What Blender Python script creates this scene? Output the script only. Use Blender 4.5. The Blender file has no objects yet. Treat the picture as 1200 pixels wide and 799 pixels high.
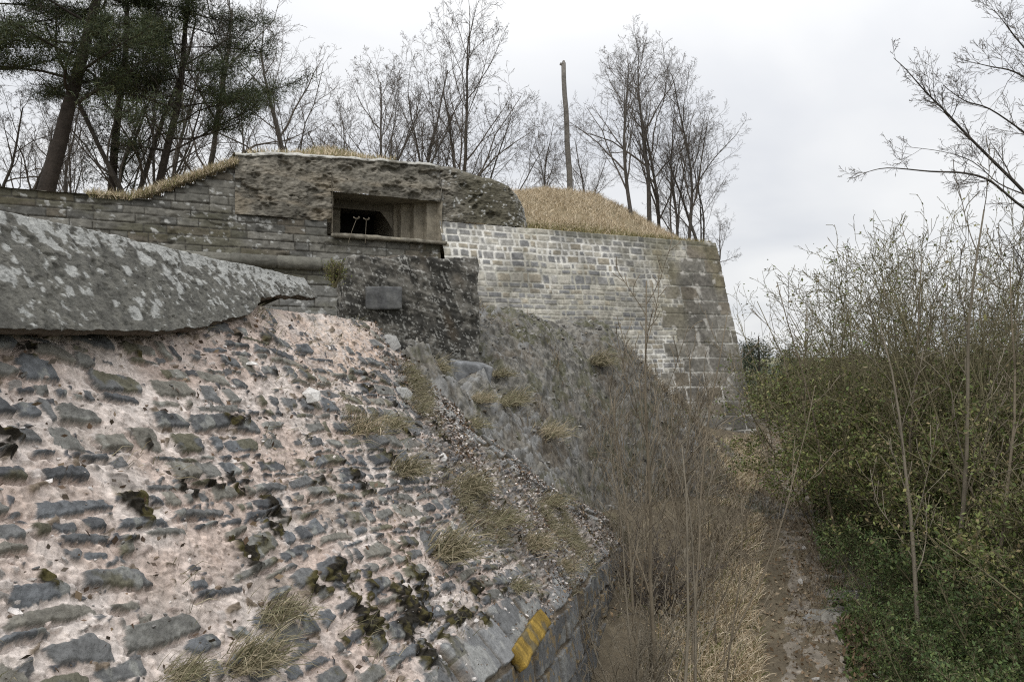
import bpy, bmesh, math, random
import numpy as np
from mathutils import Vector, Matrix

S = bpy.context.scene
COL = S.collection
E = 3.3                                   # eye height above the lowest path level
F = 940.0                                 # focal length in photo pixels (1200 wide)
PITCH = math.atan(25.5 / F)

# ------------------------------------------------------------------ camera
cam_d = bpy.data.cameras.new('camera'); cam = bpy.data.objects.new('camera', cam_d); COL.objects.link(cam)
cam_d.sensor_width = 36; cam_d.lens = 36 * F / 1200; cam_d.clip_start = 0.05; cam_d.clip_end = 8000
cam.location = (0, 0, E); cam.rotation_euler = (math.pi / 2 + PITCH, 0, 0)
S.camera = cam

# ------------------------------------------------------------------ sky and sun (overcast)
SUN_EL, SUN_AZ = math.radians(48), math.radians(200)       # azimuth from north(+Y), clockwise
w = bpy.data.worlds.new('World'); S.world = w; w.use_nodes = True
nt = w.node_tree; nt.nodes.clear()
N = nt.nodes.new; LK = nt.links.new
out = N('ShaderNodeOutputWorld'); bg = N('ShaderNodeBackground'); bg.inputs['Strength'].default_value = 0.1
sky = N('ShaderNodeTexSky'); sky.sky_type = 'NISHITA'; sky.sun_disc = False
sky.sun_elevation = SUN_EL; sky.sun_rotation = SUN_AZ
tc = N('ShaderNodeTexCoord'); sep = N('ShaderNodeSeparateXYZ'); LK(tc.outputs['Generated'], sep.inputs[0])
zc = N('ShaderNodeMath'); zc.operation = 'MAXIMUM'; LK(sep.outputs['Z'], zc.inputs[0]); zc.inputs[1].default_value = 0
za = N('ShaderNodeMath'); za.operation = 'ADD'; LK(zc.outputs[0], za.inputs[0]); za.inputs[1].default_value = 0.22
dv = N('ShaderNodeVectorMath'); dv.operation = 'DIVIDE'; LK(tc.outputs['Generated'], dv.inputs[0])
cz = N('ShaderNodeCombineXYZ')
for k in range(2): LK(za.outputs[0], cz.inputs[k])
cz.inputs[2].default_value = 1.0; LK(cz.outputs[0], dv.inputs[1])
nz = N('ShaderNodeTexNoise'); nz.inputs['Scale'].default_value = 1.1; nz.inputs['Detail'].default_value = 5
nz.inputs['Roughness'].default_value = 0.45; nz.inputs['Distortion'].default_value = 0.4
LK(dv.outputs[0], nz.inputs['Vector'])
ramp = N('ShaderNodeValToRGB'); cr = ramp.color_ramp
cr.elements[0].position = 0.36; cr.elements[0].color = (0.755, 0.775, 0.815, 1)
cr.elements[1].position = 0.60; cr.elements[1].color = (0.94, 0.945, 0.95, 1)
LK(nz.outputs['Fac'], ramp.inputs[0])
z2 = N('ShaderNodeMath'); z2.operation = 'POWER'; LK(zc.outputs[0], z2.inputs[0]); z2.inputs[1].default_value = 2.0
zm = N('ShaderNodeMath'); zm.operation = 'MULTIPLY_ADD'; LK(z2.outputs[0], zm.inputs[0])
zm.inputs[1].default_value = 13.0; zm.inputs[2].default_value = 8.75
sc_ = N('ShaderNodeVectorMath'); sc_.operation = 'SCALE'; LK(ramp.outputs[0], sc_.inputs[0]); LK(zm.outputs[0], sc_.inputs['Scale'])
mx = N('ShaderNodeMixRGB'); mx.inputs[0].default_value = 0.94
LK(sky.outputs[0], mx.inputs[1]); LK(sc_.outputs[0], mx.inputs[2])
LK(mx.outputs[0], bg.inputs[0]); LK(bg.outputs[0], out.inputs[0])
sd = bpy.data.lights.new('sun', 'SUN'); sd.energy = 1.0; sd.angle = math.radians(25); sd.color = (1, 0.97, 0.92)
sun = bpy.data.objects.new('sun', sd); COL.objects.link(sun)
sv = Vector((math.sin(SUN_AZ) * math.cos(SUN_EL), math.cos(SUN_AZ) * math.cos(SUN_EL), math.sin(SUN_EL)))
sun.rotation_euler = sv.to_track_quat('Z', 'Y').to_euler()
vs = S.view_settings; S.display_settings.display_device = 'sRGB'
vs.view_transform = 'Standard'; vs.look = 'None'; vs.exposure = 0.12; vs.gamma = 1.0; vs.use_curve_mapping = False
S.cycles.max_bounces = 5; S.cycles.diffuse_bounces = 3; S.cycles.use_denoising = False; S.cycles.filter_width = 1.15

# ------------------------------------------------------------------ helpers
def ray(px, py):
    xc, yc = (px - 600) / F, (399.5 - py) / F
    c, s = math.cos(PITCH), math.sin(PITCH)
    y = c - yc * s
    return Vector((xc / y, 1.0, (s + yc * c) / y))
def at(px, py, Y): return ray(px, py) * Y + Vector((0, 0, E))

def h32(ix, iy, seed=0):
    a = (np.asarray(ix).astype(np.int64) * 374761393 + np.asarray(iy).astype(np.int64) * 668265263 + seed * 974634777) & 0xFFFFFFFF
    a = ((a ^ (a >> 13)) * 1274126177) & 0xFFFFFFFF
    a = ((a ^ (a >> 16)) * 2246822519) & 0xFFFFFFFF
    return ((a ^ (a >> 15)) & 0xFFFFFF) / float(0xFFFFFF)
def vnoise(x, y, seed=0):
    ix, iy = np.floor(x), np.floor(y); fx, fy = x - ix, y - iy
    fx = fx * fx * fx * (fx * (fx * 6 - 15) + 10); fy = fy * fy * fy * (fy * (fy * 6 - 15) + 10)
    a, b = h32(ix, iy, seed), h32(ix + 1, iy, seed); c, d = h32(ix, iy + 1, seed), h32(ix + 1, iy + 1, seed)
    return (a + (b - a) * fx) * (1 - fy) + (c + (d - c) * fx) * fy
def fbm(x, y, seed=0, octv=4, rough=0.5):
    t = 0; amp = 1; tot = 0
    for k in range(octv):
        ca, sa = math.cos(k * 1.1), math.sin(k * 1.1)
        t = t + amp * (vnoise((x * ca - y * sa) * 2 ** k, (x * sa + y * ca) * 2 ** k, seed + 17 * k) * 2 - 1); tot += amp; amp *= rough
    return t / tot
def n3(p, seed=0, octv=3):
    """cheap 3-D fbm from three planes"""
    return (fbm(p[..., 0] + 0.37 * p[..., 2], p[..., 1] - 0.21 * p[..., 2], seed, octv) + fbm(p[..., 1] + 7.7, p[..., 2] + 0.3 * p[..., 0], seed + 5, octv) + fbm(p[..., 2] - 3.1, p[..., 0] + 0.2 * p[..., 1], seed + 9, octv)) * 0.6
def sstep(a, b, x):
    t = np.clip((x - a) / (b - a), 0, 1); return t * t * (3 - 2 * t)
def mixc(c0, c1, t):
    return c0 * (1 - t[..., None]) + c1 * t[..., None]
def C3(*c): return np.array(c, dtype=float)

def link(name, me, mat=None, parent=None):
    o = bpy.data.objects.new(name, me); COL.objects.link(o)
    if mat: me.materials.append(mat)
    if parent: o.parent = parent
    return o
def thing(name, label, cat, loc=(0, 0, 0), group=None):
    o = bpy.data.objects.new(name, None); COL.objects.link(o); o.location = loc; o.empty_display_size = 0.2
    return tag(o, label, cat, group)
def tag(o, label, cat, group=None):
    o['label'] = label; o['category'] = cat
    if group: o['group'] = group
    return o
def kind(o, k): o['kind'] = k; return o
def dup(root, loc, rz=0.0, sc=1.0, label=None, group=None, tilt=(0, 0)):
    r = root.copy(); COL.objects.link(r); r.location = loc; r.rotation_euler = (tilt[0], tilt[1], rz)
    r.scale = (sc, sc, sc) if not isinstance(sc, tuple) else sc
    if label: r['label'] = label
    if group: r['group'] = group
    for ch in root.children:
        c = ch.copy(); COL.objects.link(c); c.parent = r
        for g in ch.children:
            d = g.copy(); COL.objects.link(d); d.parent = c
    return r

def raw_mesh(name, V, loops, sizes, col=None, smooth=True):
    V = np.ascontiguousarray(V, dtype=np.float32).reshape(-1, 3)
    me = bpy.data.meshes.new(name)
    me.vertices.add(len(V)); me.vertices.foreach_set('co', V.ravel())
    loops = np.asarray(loops, dtype=np.int32).ravel(); sizes = np.asarray(sizes, dtype=np.int32)
    me.loops.add(len(loops)); me.loops.foreach_set('vertex_index', loops)
    me.polygons.add(len(sizes))
    st = np.zeros(len(sizes), dtype=np.int32); st[1:] = np.cumsum(sizes)[:-1]
    me.polygons.foreach_set('loop_start', st)
    me.polygons.foreach_set('use_smooth', np.full(len(sizes), smooth))
    if col is not None:
        c = np.ones((len(V), 4), dtype=np.float32); c[:, :3] = np.asarray(col).reshape(-1, 3)
        at_ = me.attributes.new('Col', 'FLOAT_COLOR', 'POINT'); at_.data.foreach_set('color', c.ravel())
    me.update(calc_edges=True); me.validate()
    return me
def grid_mesh(name, P, col=None, keep=None, smooth=True):
    H, W = P.shape[:2]
    idx = np.arange(H * W).reshape(H, W)
    q = np.stack([idx[:-1, :-1], idx[:-1, 1:], idx[1:, 1:], idx[1:, :-1]], -1).reshape(-1, 4)
    V = P.reshape(-1, 3); c = None if col is None else col.reshape(-1, 3)
    if keep is not None:
        k = (keep[:-1, :-1] & keep[:-1, 1:] & keep[1:, 1:] & keep[1:, :-1]).ravel(); q = q[k]
        used = np.zeros(H * W, bool); used[q.ravel()] = True
        re = np.cumsum(used) - 1; V = V[used]; q = re[q]
        if c is not None: c = c[used]
    return raw_mesh(name, V, q, np.full(len(q), 4), c, smooth)

# ------------------------------------------------------------------ materials
def vmat(name, rough=0.92, nscale=25, namp=0.35, bump=0.35, bscale=70, tint=None, trans=0.0):
    m = bpy.data.materials.new(name); m.use_nodes = True; t = m.node_tree; ns = t.nodes; b = ns['Principled BSDF']
    b.inputs['Roughness'].default_value = rough; b.inputs['Specular IOR Level'].default_value = 0.25
    if tint is None:
        a = ns.new('ShaderNodeAttribute'); a.attribute_name = 'Col'; src = a.outputs['Color']
    else:
        a = ns.new('ShaderNodeRGB'); a.outputs[0].default_value = (*tint, 1); src = a.outputs[0]
    tcn = ns.new('ShaderNodeTexCoord')
    n = ns.new('ShaderNodeTexNoise'); n.inputs['Scale'].default_value = nscale; n.inputs['Detail'].default_value = 7; n.inputs['Roughness'].default_value = 0.74
    t.links.new(tcn.outputs['Object'], n.inputs['Vector'])
    mr = ns.new('ShaderNodeMapRange'); mr.inputs['From Min'].default_value = 0.3; mr.inputs['From Max'].default_value = 0.7
    mr.inputs['To Min'].default_value = 1 - namp; mr.inputs['To Max'].default_value = 1 + namp
    t.links.new(n.outputs['Fac'], mr.inputs[0])
    sc = ns.new('ShaderNodeVectorMath'); sc.operation = 'SCALE'
    t.links.new(src, sc.inputs[0]); t.links.new(mr.outputs[0], sc.inputs['Scale'])
    t.links.new(sc.outputs[0], b.inputs['Base Color'])
    if bump:
        n2 = ns.new('ShaderNodeTexNoise'); n2.inputs['Scale'].default_value = bscale; n2.inputs['Detail'].default_value = 6; n2.inputs['Roughness'].default_value = 0.6
        t.links.new(tcn.outputs['Object'], n2.inputs['Vector'])
        bp = ns.new('ShaderNodeBump'); bp.inputs['Strength'].default_value = bump; bp.inputs['Distance'].default_value = 0.01
        t.links.new(n2.outputs['Fac'], bp.inputs['Height']); t.links.new(bp.outputs[0], b.inputs['Normal'])
    return m
M_rubble = vmat('rubble_masonry', nscale=30, namp=0.38, bump=0.7, bscale=90)
M_stone = vmat('wall_stone', nscale=9, namp=0.35, bump=0.6, bscale=40)
M_conc = vmat('weathered_concrete', nscale=7, namp=0.4, bump=0.9, bscale=28)
M_cope = vmat('coping_stone', nscale=35, namp=0.3, bump=0.8, bscale=80)
M_soil = vmat('scree_soil', nscale=16, namp=0.45, bump=0.9, bscale=45)
M_ground = vmat('earth', nscale=6, namp=0.4, bump=0.8, bscale=30)
M_blade = vmat('grass_blade', rough=0.8, nscale=4, namp=0.15, bump=0)
M_leaf = vmat('leaf', rough=0.6, nscale=3, namp=0.2, bump=0)
M_bark_grey = vmat('grey_bark', nscale=8, namp=0.4, bump=0.6, bscale=40, tint=(0.082, 0.073, 0.063))
M_bark_pine = vmat('pine_bark', nscale=6, namp=0.5, bump=1.0, bscale=18, tint=(0.042, 0.034, 0.028))
M_twig = vmat('brown_twig', nscale=5, namp=0.4, bump=0, tint=(0.182, 0.152, 0.110))
M_twig_dark = vmat('dark_twig', nscale=5, namp=0.35, bump=0, tint=(0.115, 0.099, 0.083))
M_twig_olive = vmat('olive_twig', nscale=5, namp=0.4, bump=0, tint=(0.155, 0.138, 0.082))
M_twig_pale = vmat('pale_twig', nscale=5, namp=0.3, bump=0, tint=(0.19, 0.165, 0.125))
M_wood = vmat('old_wood', nscale=10, namp=0.45, bump=0.8, bscale=30, tint=(0.19, 0.175, 0.155))
M_dark = vmat('chamber_shade', nscale=5, namp=0.3, bump=0.4, tint=(0.03, 0.028, 0.025))  # near-black colour stands in for the shade inside the casemate chamber

# ------------------------------------------------------------------ shape makers
def tubes(name, runs, sides=None):
    """runs: list of (points[n,3], radii[n]); one mesh of tapered tubes"""
    by = {}
    for p, r in runs: by.setdefault((len(p), sides or (8 if r[0] > 0.09 else 6 if r[0] > 0.04 else 4 if r[0] > 0.012 else 3)), []).append((p, r))
    Vs, Ls, Ss, off = [], [], [], 0
    for (n, sd_), lst in by.items():
        P = np.array([[tuple(q) for q in p] for p, r in lst]); R = np.array([r for p, r in lst])
        T = np.gradient(P, axis=1); T /= np.linalg.norm(T, axis=2, keepdims=True) + 1e-9
        ref = np.where(np.abs(T[:, :1, 2:3]) > 0.9, np.array([1., 0, 0]), np.array([0, 0, 1.])); ref = np.broadcast_to(ref, T.shape)
        U = np.cross(T, ref); U /= np.linalg.norm(U, axis=2, keepdims=True) + 1e-9; Wv = np.cross(T, U)
        an = np.arange(sd_) / sd_ * 2 * math.pi
        V = P[:, :, None] + R[:, :, None, None] * (U[:, :, None] * np.cos(an)[:, None] + Wv[:, :, None] * np.sin(an)[:, None])
        m = len(lst); idx = off + np.arange(m * n * sd_).reshape(m, n, sd_)
        nx = np.roll(idx, -1, axis=2)
        q = np.stack([idx[:, :-1], nx[:, :-1], nx[:, 1:], idx[:, 1:]], -1).reshape(-1, 4)
        Vs.append(V.reshape(-1, 3)); Ls.append(q.ravel()); Ss.append(np.full(len(q), 4))
        cap = idx[:, -1, :].reshape(m, sd_); Ls.append(cap.ravel()); Ss.append(np.full(m, sd_))
        off += m * n * sd_
    return raw_mesh(name, np.concatenate(Vs), np.concatenate(Ls), np.concatenate(Ss))

def leaves(name, pts, size, cols, rng, aspect=0.5, up=0.3):
    n = len(pts); d = rng.normal(size=(n, 3)); d[:, 2] += up; d /= np.linalg.norm(d, axis=1)[:, None]
    e = rng.normal(size=(n, 3)); s = np.cross(d, e); s /= np.linalg.norm(s, axis=1)[:, None] + 1e-9
    L = (size * (0.4 + 1.1 * rng.random(n) ** 1.5))[:, None]
    V = np.stack([pts, pts + d * L * 0.5 + s * L * aspect * 0.5, pts + d * L, pts + d * L * 0.5 - s * L * aspect * 0.5], 1)
    return raw_mesh(name, V, np.arange(n * 4), np.full(n, 4), np.repeat(cols, 4, axis=0), False)

def blades(name, pts, length, width, cols, rng, lean=0.5, up=None, bend=0.6, bias=None):
    """grass blades: base, mid, tip"""
    n = len(pts); up = np.tile([0, 0, 1.], (n, 1)) if up is None else up
    a = rng.uniform(0, 2 * math.pi, n); hd = np.stack([np.cos(a), np.sin(a), np.zeros(n)], 1)
    if bias is not None: hd = hd * 0.75 + np.asarray(bias)
    L = (length * rng.uniform(0.35, 1.25, n))[:, None]; ln = (lean * rng.uniform(0.1, 1, n))[:, None]
    d = up + hd * ln; d /= np.linalg.norm(d, axis=1)[:, None]
    mid = pts + d * L * 0.55
    d2 = d + hd * bend * ln * 1.6 - np.array([0, 0, 0.35]) * bend * ln; d2 /= np.linalg.norm(d2, axis=1)[:, None]
    tip = mid + d2 * L * 0.5
    s = np.cross(d, np.stack([np.cos(a * 3.1), np.sin(a * 3.1), np.full(n, 0.2)], 1)); s /= np.linalg.norm(s, axis=1)[:, None] + 1e-9
    w_ = (np.asarray(width) * np.ones(n))[:, None] * 0.5
    V = np.stack([pts - s * w_, pts + s * w_, mid + s * w_ * 0.8, mid - s * w_ * 0.8, tip], 1)
    o = (np.arange(n) * 5)[:, None]
    L_ = np.concatenate([o + [0, 1, 2, 3], o + [3, 2, 4]], 1)
    return raw_mesh(name, V, L_, np.tile([4, 3], n), np.repeat(cols, 5, axis=0), False)

def pick(rng, pal, n, jit=0.2):
    pal = np.array(pal); c = pal[rng.integers(0, len(pal), n)]
    return np.clip(c * rng.uniform(1 - jit, 1 + jit, (n, 1)), 0, 1)

def rough_box(name, size, res, amp, freq, seed, colf, round_=0.15):
    """box with rounded, knocked-about faces; colf(points, noise) -> colours"""
    bm = bmesh.new(); bmesh.ops.create_cube(bm, size=1.0)
    me = bpy.data.meshes.new(name); bm.free()
    sx, sy, sz = size; mx_ = max(size); faces = []
    for ax in range(3):
        for sg in (-1, 1):
            d = [max(2, int(res * size[k] / mx_)) + 1 for k in range(3)]
            o1, o2 = [(1, 2), (2, 0), (0, 1)][ax]
            u, v = np.meshgrid(np.linspace(-1, 1, d[o1]), np.linspace(-1, 1, d[o2]), indexing='ij')
            P = np.zeros(u.shape + (3,)); P[..., ax] = sg; P[..., o1] = u; P[..., o2] = v
            faces.append((P, sg))
    Vs, Ls, off = [], [], 0
    for P, sg in faces:
        H, W = P.shape[:2]; i = off + np.arange(H * W).reshape(H, W)
        q = np.stack([i[:-1, :-1], i[1:, :-1], i[1:, 1:], i[:-1, 1:]], -1).reshape(-1, 4)
        Ls.append(q if sg > 0 else q[:, ::-1]); Vs.append(P.reshape(-1, 3)); off += H * W
    V = np.concatenate(Vs)
    key = np.round(V * 5000).astype(np.int64); _, first, inv = np.unique(key, axis=0, return_index=True, return_inverse=True)
    inv = inv.ravel()
    V = V[first]; Q = inv[np.concatenate(Ls)]
    half = np.array(size) / 2
    r = round_ * half.min() if round_ else 0
    X = V * half; inner = np.clip(X, -(half - r), half - r); dd = X - inner; ln = np.linalg.norm(dd, axis=1, keepdims=True)
    X = np.where(ln > 1e-6, inner + dd / np.maximum(ln, 1e-6) * np.minimum(ln, r), X)
    nn = X / (np.linalg.norm(X / half, axis=1, keepdims=True) + 1e-6) / half; nn /= np.linalg.norm(nn, axis=1, keepdims=True) + 1e-9
    nz_ = n3(X * freq, seed)
    X = X + nn * (nz_ * amp)[:, None] + np.stack([n3(X * freq * 0.4 + 9, seed + 3, 2), n3(X * freq * 0.4 + 31, seed + 4, 2), n3(X * freq * 0.4 - 17, seed + 6, 2)], 1) * amp * 0.8
    return raw_mesh(name, X, Q, np.full(len(Q), 4), colf(X, nz_))

def masonry(u, v, vb, seed, wmin, wmax, u0, u1):
    """coursed layout: returns stone id, local coordinates and half sizes"""
    rs = np.random.default_rng(seed); n = len(vb) - 1
    r = np.clip(np.searchsorted(vb, v.ravel(), side='right') - 1, 0, n - 1)
    uu = u.ravel(); lo = np.zeros_like(uu); hi = np.ones_like(uu); k = np.zeros(len(uu), dtype=np.int64)
    order = np.argsort(r, kind='stable'); cnt = np.searchsorted(r[order], np.arange(n + 1))
    for i in range(n):
        hgt = vb[i + 1] - vb[i]
        m = int((u1 - u0) / wmin) + 3
        j = u0 - rs.uniform(0, wmax) + np.concatenate([[0], np.cumsum(wmin + (wmax - wmin) * rs.random(m) ** 1.5)])
        s_ = order[cnt[i]:cnt[i + 1]]
        if len(s_) == 0: continue
        kk = np.clip(np.searchsorted(j, uu[s_], side='right') - 1, 0, len(j) - 2)
        lo[s_] = j[kk]; hi[s_] = j[kk + 1]; k[s_] = kk
    cx, hx = (lo + hi) / 2, (hi - lo) / 2
    cy, hy = (vb[r] + vb[r + 1]) / 2, (vb[r + 1] - vb[r]) / 2
    sh = u.shape
    return (r * 1009 + k).reshape(sh), cx.reshape(sh), cy.reshape(sh), hx.reshape(sh), hy.reshape(sh), r.reshape(sh)
def rbox(lx, ly, hx, hy, rad):
    rad = np.minimum(rad, np.minimum(hx, hy) * 0.95)
    qx, qy = np.abs(lx) - (hx - rad), np.abs(ly) - (hy - rad)
    return -(np.hypot(np.maximum(qx, 0), np.maximum(qy, 0)) + np.minimum(np.maximum(qx, qy), 0) - rad)
def rows(start, seed, lo, hi, end):
    rs = np.random.default_rng(seed); v = [start]
    while v[-1] < end: v.append(v[-1] + rs.uniform(lo, hi))
    return np.array(v)

# ================================================================== SETTING: ground
PY = np.array([-10, 3, 7.5, 11.5, 17, 20, 24, 40, 80]); PX = np.array([-2.5, 1.50, 2.86, 4.12, 5.85, 6.60, 7.2, 9.5, 14])
def pathx(y): return np.interp(y, PY, PX)
def gz(x, y):
    base = -3.0 + 0.104 * (np.clip(y, 0, 21) - 7.5)
    base = base - 0.05 * np.clip(y - 23, 0, 200)
    e = pathx(y) - 0.45 - x
    near = 1 - sstep(40, 90, np.hypot(x, y))
    base = base + near * (0.28 * np.clip(e, 0, 4)) - 0.02 * np.clip(-e - 1.5, 0, 60) * near
    base = base + near * 0.05 * fbm(x * 0.9, y * 0.9, 3, 4) 
    dist = np.hypot(x, y)
    base = base * (1 - sstep(60, 300, dist)) - 12 * sstep(60, 300, dist)
    hills = 26 * sstep(420, 1400, dist) * (0.75 + 0.5 * fbm(x / 500, y / 500, 8, 3))
    return base + hills + E
def axis_(lo, hi, fine, far):
    mid = np.arange(lo, hi + 1e-6, fine); g = []; s = fine; p = hi
    while p < far: s *= 1.18; p += s; g.append(p)
    g2 = []; s = fine; p = lo
    while p > -far: s *= 1.18; p -= s; g2.append(p)
    return np.concatenate([g2[::-1], mid, g])
gx, gy = np.meshgrid(axis_(-4, 16, 0.09, 4000), axis_(1, 28, 0.09, 4000))
G = np.stack([gx, gy, gz(gx, gy)], -1)
e_ = pathx(gy) - 0.4 - gx
t = 0.5 + 0.5 * fbm(gx * 1.7, gy * 1.7, 5, 4)
gc = mixc(C3(0.085, 0.068, 0.048), C3(0.15, 0.125, 0.082), t)
gc = mixc(gc, C3(0.05, 0.052, 0.028), sstep(0.8, 2.2, -e_) * 0.8)
far_ = sstep(40, 160, np.hypot(gx, gy))
fld = sstep(0.45, 0.6, 0.5 + 0.5 * fbm(gx / 90, gy / 60, 21, 3))
gc = gc * (1 - far_[..., None]) + far_[..., None] * mixc(C3(0.045, 0.055, 0.035), C3(0.20, 0.19, 0.11), fld)
kind(link('ground', grid_mesh('ground', G, gc), M_ground), 'structure')

# path: a worn strip of trodden earth
yy = np.concatenate([np.arange(2.0, 24, 0.035)]); tt = np.linspace(-1, 1, 40)
Yg, Tg = np.meshgrid(yy, tt, indexing='ij')
hw = np.interp(Yg, [3, 7.5, 12, 18, 24], [0.42, 0.39, 0.32, 0.25, 0.2]) * (1 + 0.45 * fbm(Yg * 1.6, np.sign(Tg) * 5.0, 4, 4))
Xg = pathx(Yg) + 0.16 * fbm(Yg * 0.35, Yg * 0, 2, 2) + Tg * hw
Zp = gz(Xg, Yg) + 0.012 + 0.012 * fbm(Xg * 9, Yg * 9, 7, 4) - 0.045 * (1 - Tg ** 2) * 0.3 - 0.02 * np.abs(Tg) ** 6
tn = 0.5 + 0.5 * fbm(Xg * 4, Yg * 2.5, 9, 5)
pc = mixc(C3(0.115, 0.098, 0.078), C3(0.245, 0.215, 0.175), tn)
peb = (h32(np.floor(Xg * 38), np.floor(Yg * 38), 3) > 0.955); pc[peb] = pc[peb] * 1.7
kind(link('path', grid_mesh('path', np.stack([Xg, Yg, Zp], -1), pc), M_ground), 'structure')

# ================================================================== foreground ruined wall
Dv = Vector((0.18, 1, 0)).normalized(); Rv = Vector((Dv.y, -Dv.x, 0))
ANG = math.radians(49.6); Bv = Rv * math.cos(ANG) - Vector((0, 0, 1)) * math.sin(ANG)
Nv = Rv * math.sin(ANG) + Vector((0, 0, 1)) * math.cos(ANG)
O1 = Vector((-1.9, 3.0, 0.13 + E))
def face_at(px, py):
    r = ray(px, py); t = (O1 - Vector((0, 0, E))).dot(Nv) / r.dot(Nv); return r * t + Vector((0, 0, E))
def face_ab(px, py):
    q = face_at(px, py) - O1; return q.dot(Dv), q.dot(Bv)
rid = sorted([face_ab(*p)[::-1] for p in ((408, 335), (445, 385), (500, 450), (560, 512), (650, 580), (742, 622))])
rb_, ra_ = np.array([p[0] for p in rid]), np.array([p[1] for p in rid])
def amax(b): return np.interp(b, rb_, ra_) + 0.07 * fbm(b * 3.1, b * 0, 3, 3)
e1, e2 = face_ab(590, 783), face_ab(740, 622)
def bedge(a): return e1[1] + (a - e1[0]) / (e2[0] - e1[0]) * (e2[1] - e1[1]) + 0.03 * fbm(a * 2, a * 0, 5, 3)
nW, nH = 1420, 980
bb = np.concatenate([np.linspace(-0.32, 3.3, nH - 170), np.linspace(3.308, 4.9, 170)])
tq = np.linspace(0, 1, nW)
lo_d, hi_d = 1.70, 12.0
base_a = -3.0 + lo_d * (hi_d / lo_d) ** tq              # depth-like spacing
B2 = np.repeat(bb[:, None], nW, 1)
am = amax(bb)[:, None]
A2 = base_a[None, :] * np.ones_like(B2)
A2 = -1.30 + (A2 + 1.30) / (9.0 + 1.30) * (am + 1.30)
fold = np.zeros_like(A2)
a_, b_ = A2, B2
SHR = 0.14                                              # the courses dip a little along the face
wa = a_ + 0.020 * fbm(a_ * 4, b_ * 4, 11, 3); wb = b_ + 0.016 * fbm(a_ * 3 + 9, b_ * 5, 12, 2) + 0.05 * fbm(a_ * 0.7, b_ * 0.7, 13, 2) - SHR * (a_ - 2)
rsv = np.random.default_rng(5); vb = [-1.6]
while vb[-1] < 5.9: vb.append(vb[-1] + 0.034 + 0.105 * rsv.random() ** 1.2)
vb = np.array(vb)
sid, cx, cy, hx, hy, rw = masonry(wa, wb, vb, 6, 0.065, 0.40, -3, 13)
def keep_prob(ca, cb):
    pa0, pb0 = face_ab(385, 385); pink = 1.15 * np.exp(-(((ca - pa0) / 1.4) ** 2 + ((cb - pb0) / 0.50) ** 2)) 
    right = sstep(2.6, 4.6, ca) * sstep(0.5, 1.3, cb)
    return np.clip(0.96 + 0.80 * fbm(ca * 1.5, cb * 2.6, 77, 3) * (1 - 0.7 * sstep(1.4, 2.4, ca)) + 0.18 * sstep(1.4, 2.4, ca) - 1.0 * pink - 0.15 * right, 0, 1)
pres = h32(sid, sid * 0 + 1, 1) < keep_prob(cx, cy + SHR * (cx - 2))
r1, r2, r3, r4, r5 = (h32(sid, sid * 0 + k, 2) for k in range(2, 7))
r6, r7, r8, r9 = (h32(sid, sid * 0 + k, 2) for k in range(12, 16))
gap = 0.004 + 0.016 * r1 ** 2
ang = (r2 - 0.5) * 0.16
lx, ly = wa - cx - (r3 - 0.5) * 0.02, wb - cy - (r4 - 0.5) * 0.02
lx, ly = lx * np.cos(ang) - ly * np.sin(ang), lx * np.sin(ang) + ly * np.cos(ang)
near_ = 1 - sstep(1.5, 4.0, wa) * 0.8
hX, hY = hx * (0.95 - 0.32 * r5 ** 2 * near_) - gap, hy * (0.97 - 0.45 * r4 ** 1.3 * near_) - gap * 0.5
hY2 = hY * (1 + (r6 - 0.5) * 0.8 * lx / hx); hX2 = hX * (1 + (r7 - 0.5) * 0.5 * ly / hy)
ds = rbox(lx, ly, np.maximum(hX2, 0.012), np.maximum(hY2, 0.010), 0.008)
for (ra, rb2, sx_) in ((r8, r9, 1), (r9, r6, -1), (r7, r8, 1)):          # knocked-off corners
    th_ = 0.5 + 0.7 * ra; sgy = np.where(rb2 > 0.5, 1, -1)
    ds = np.minimum(ds, (hX * np.cos(th_) + hY * np.sin(th_)) * (0.72 + 0.4 * rb2) - (sx_ * lx * np.cos(th_) + sgy * ly * np.sin(th_)))
ds = ds + 0.006 * fbm(a_ * 20, b_ * 20, 14, 3) + 0.008 * fbm(a_ * 70, b_ * 70, 144, 3)
ds = np.where(pres, ds, -0.05)
stone = sstep(-0.001, 0.003, ds)
shape = 1 - (1 - np.clip(ds / 0.007, 0, 1)) ** 2
tilt = lx * (r2 - 0.5) * 0.18 + ly * (r3 - 0.4) * 0.28
chunk = 0.013 * np.abs(fbm(a_ * 11, b_ * 13, 15, 4)) + 0.006 * fbm(a_ * 45, b_ * 45, 16, 3)
h_st = shape * (0.007 + 0.018 * r1 + tilt) + chunk
tm0 = fbm(a_ * 30, b_ * 30, 56, 2)
mort = 0.016 * fbm(a_ * 6, b_ * 6, 17, 4) + 0.010 * fbm(a_ * 34, b_ * 34, 18, 4) + 0.008 * (h32(np.floor(a_ * 70 + 2 * tm0), np.floor(b_ * 70 + 2 * tm0), 55) > 0.8)
big = 0.04 * fbm(a_ * 1.1, b_ * 1.3, 19, 3)
pinkv = np.exp(-(((a_ - face_ab(385, 385)[0]) / 1.25) ** 2 + ((b_ - face_ab(385, 385)[1]) / 0.45) ** 2))
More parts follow.
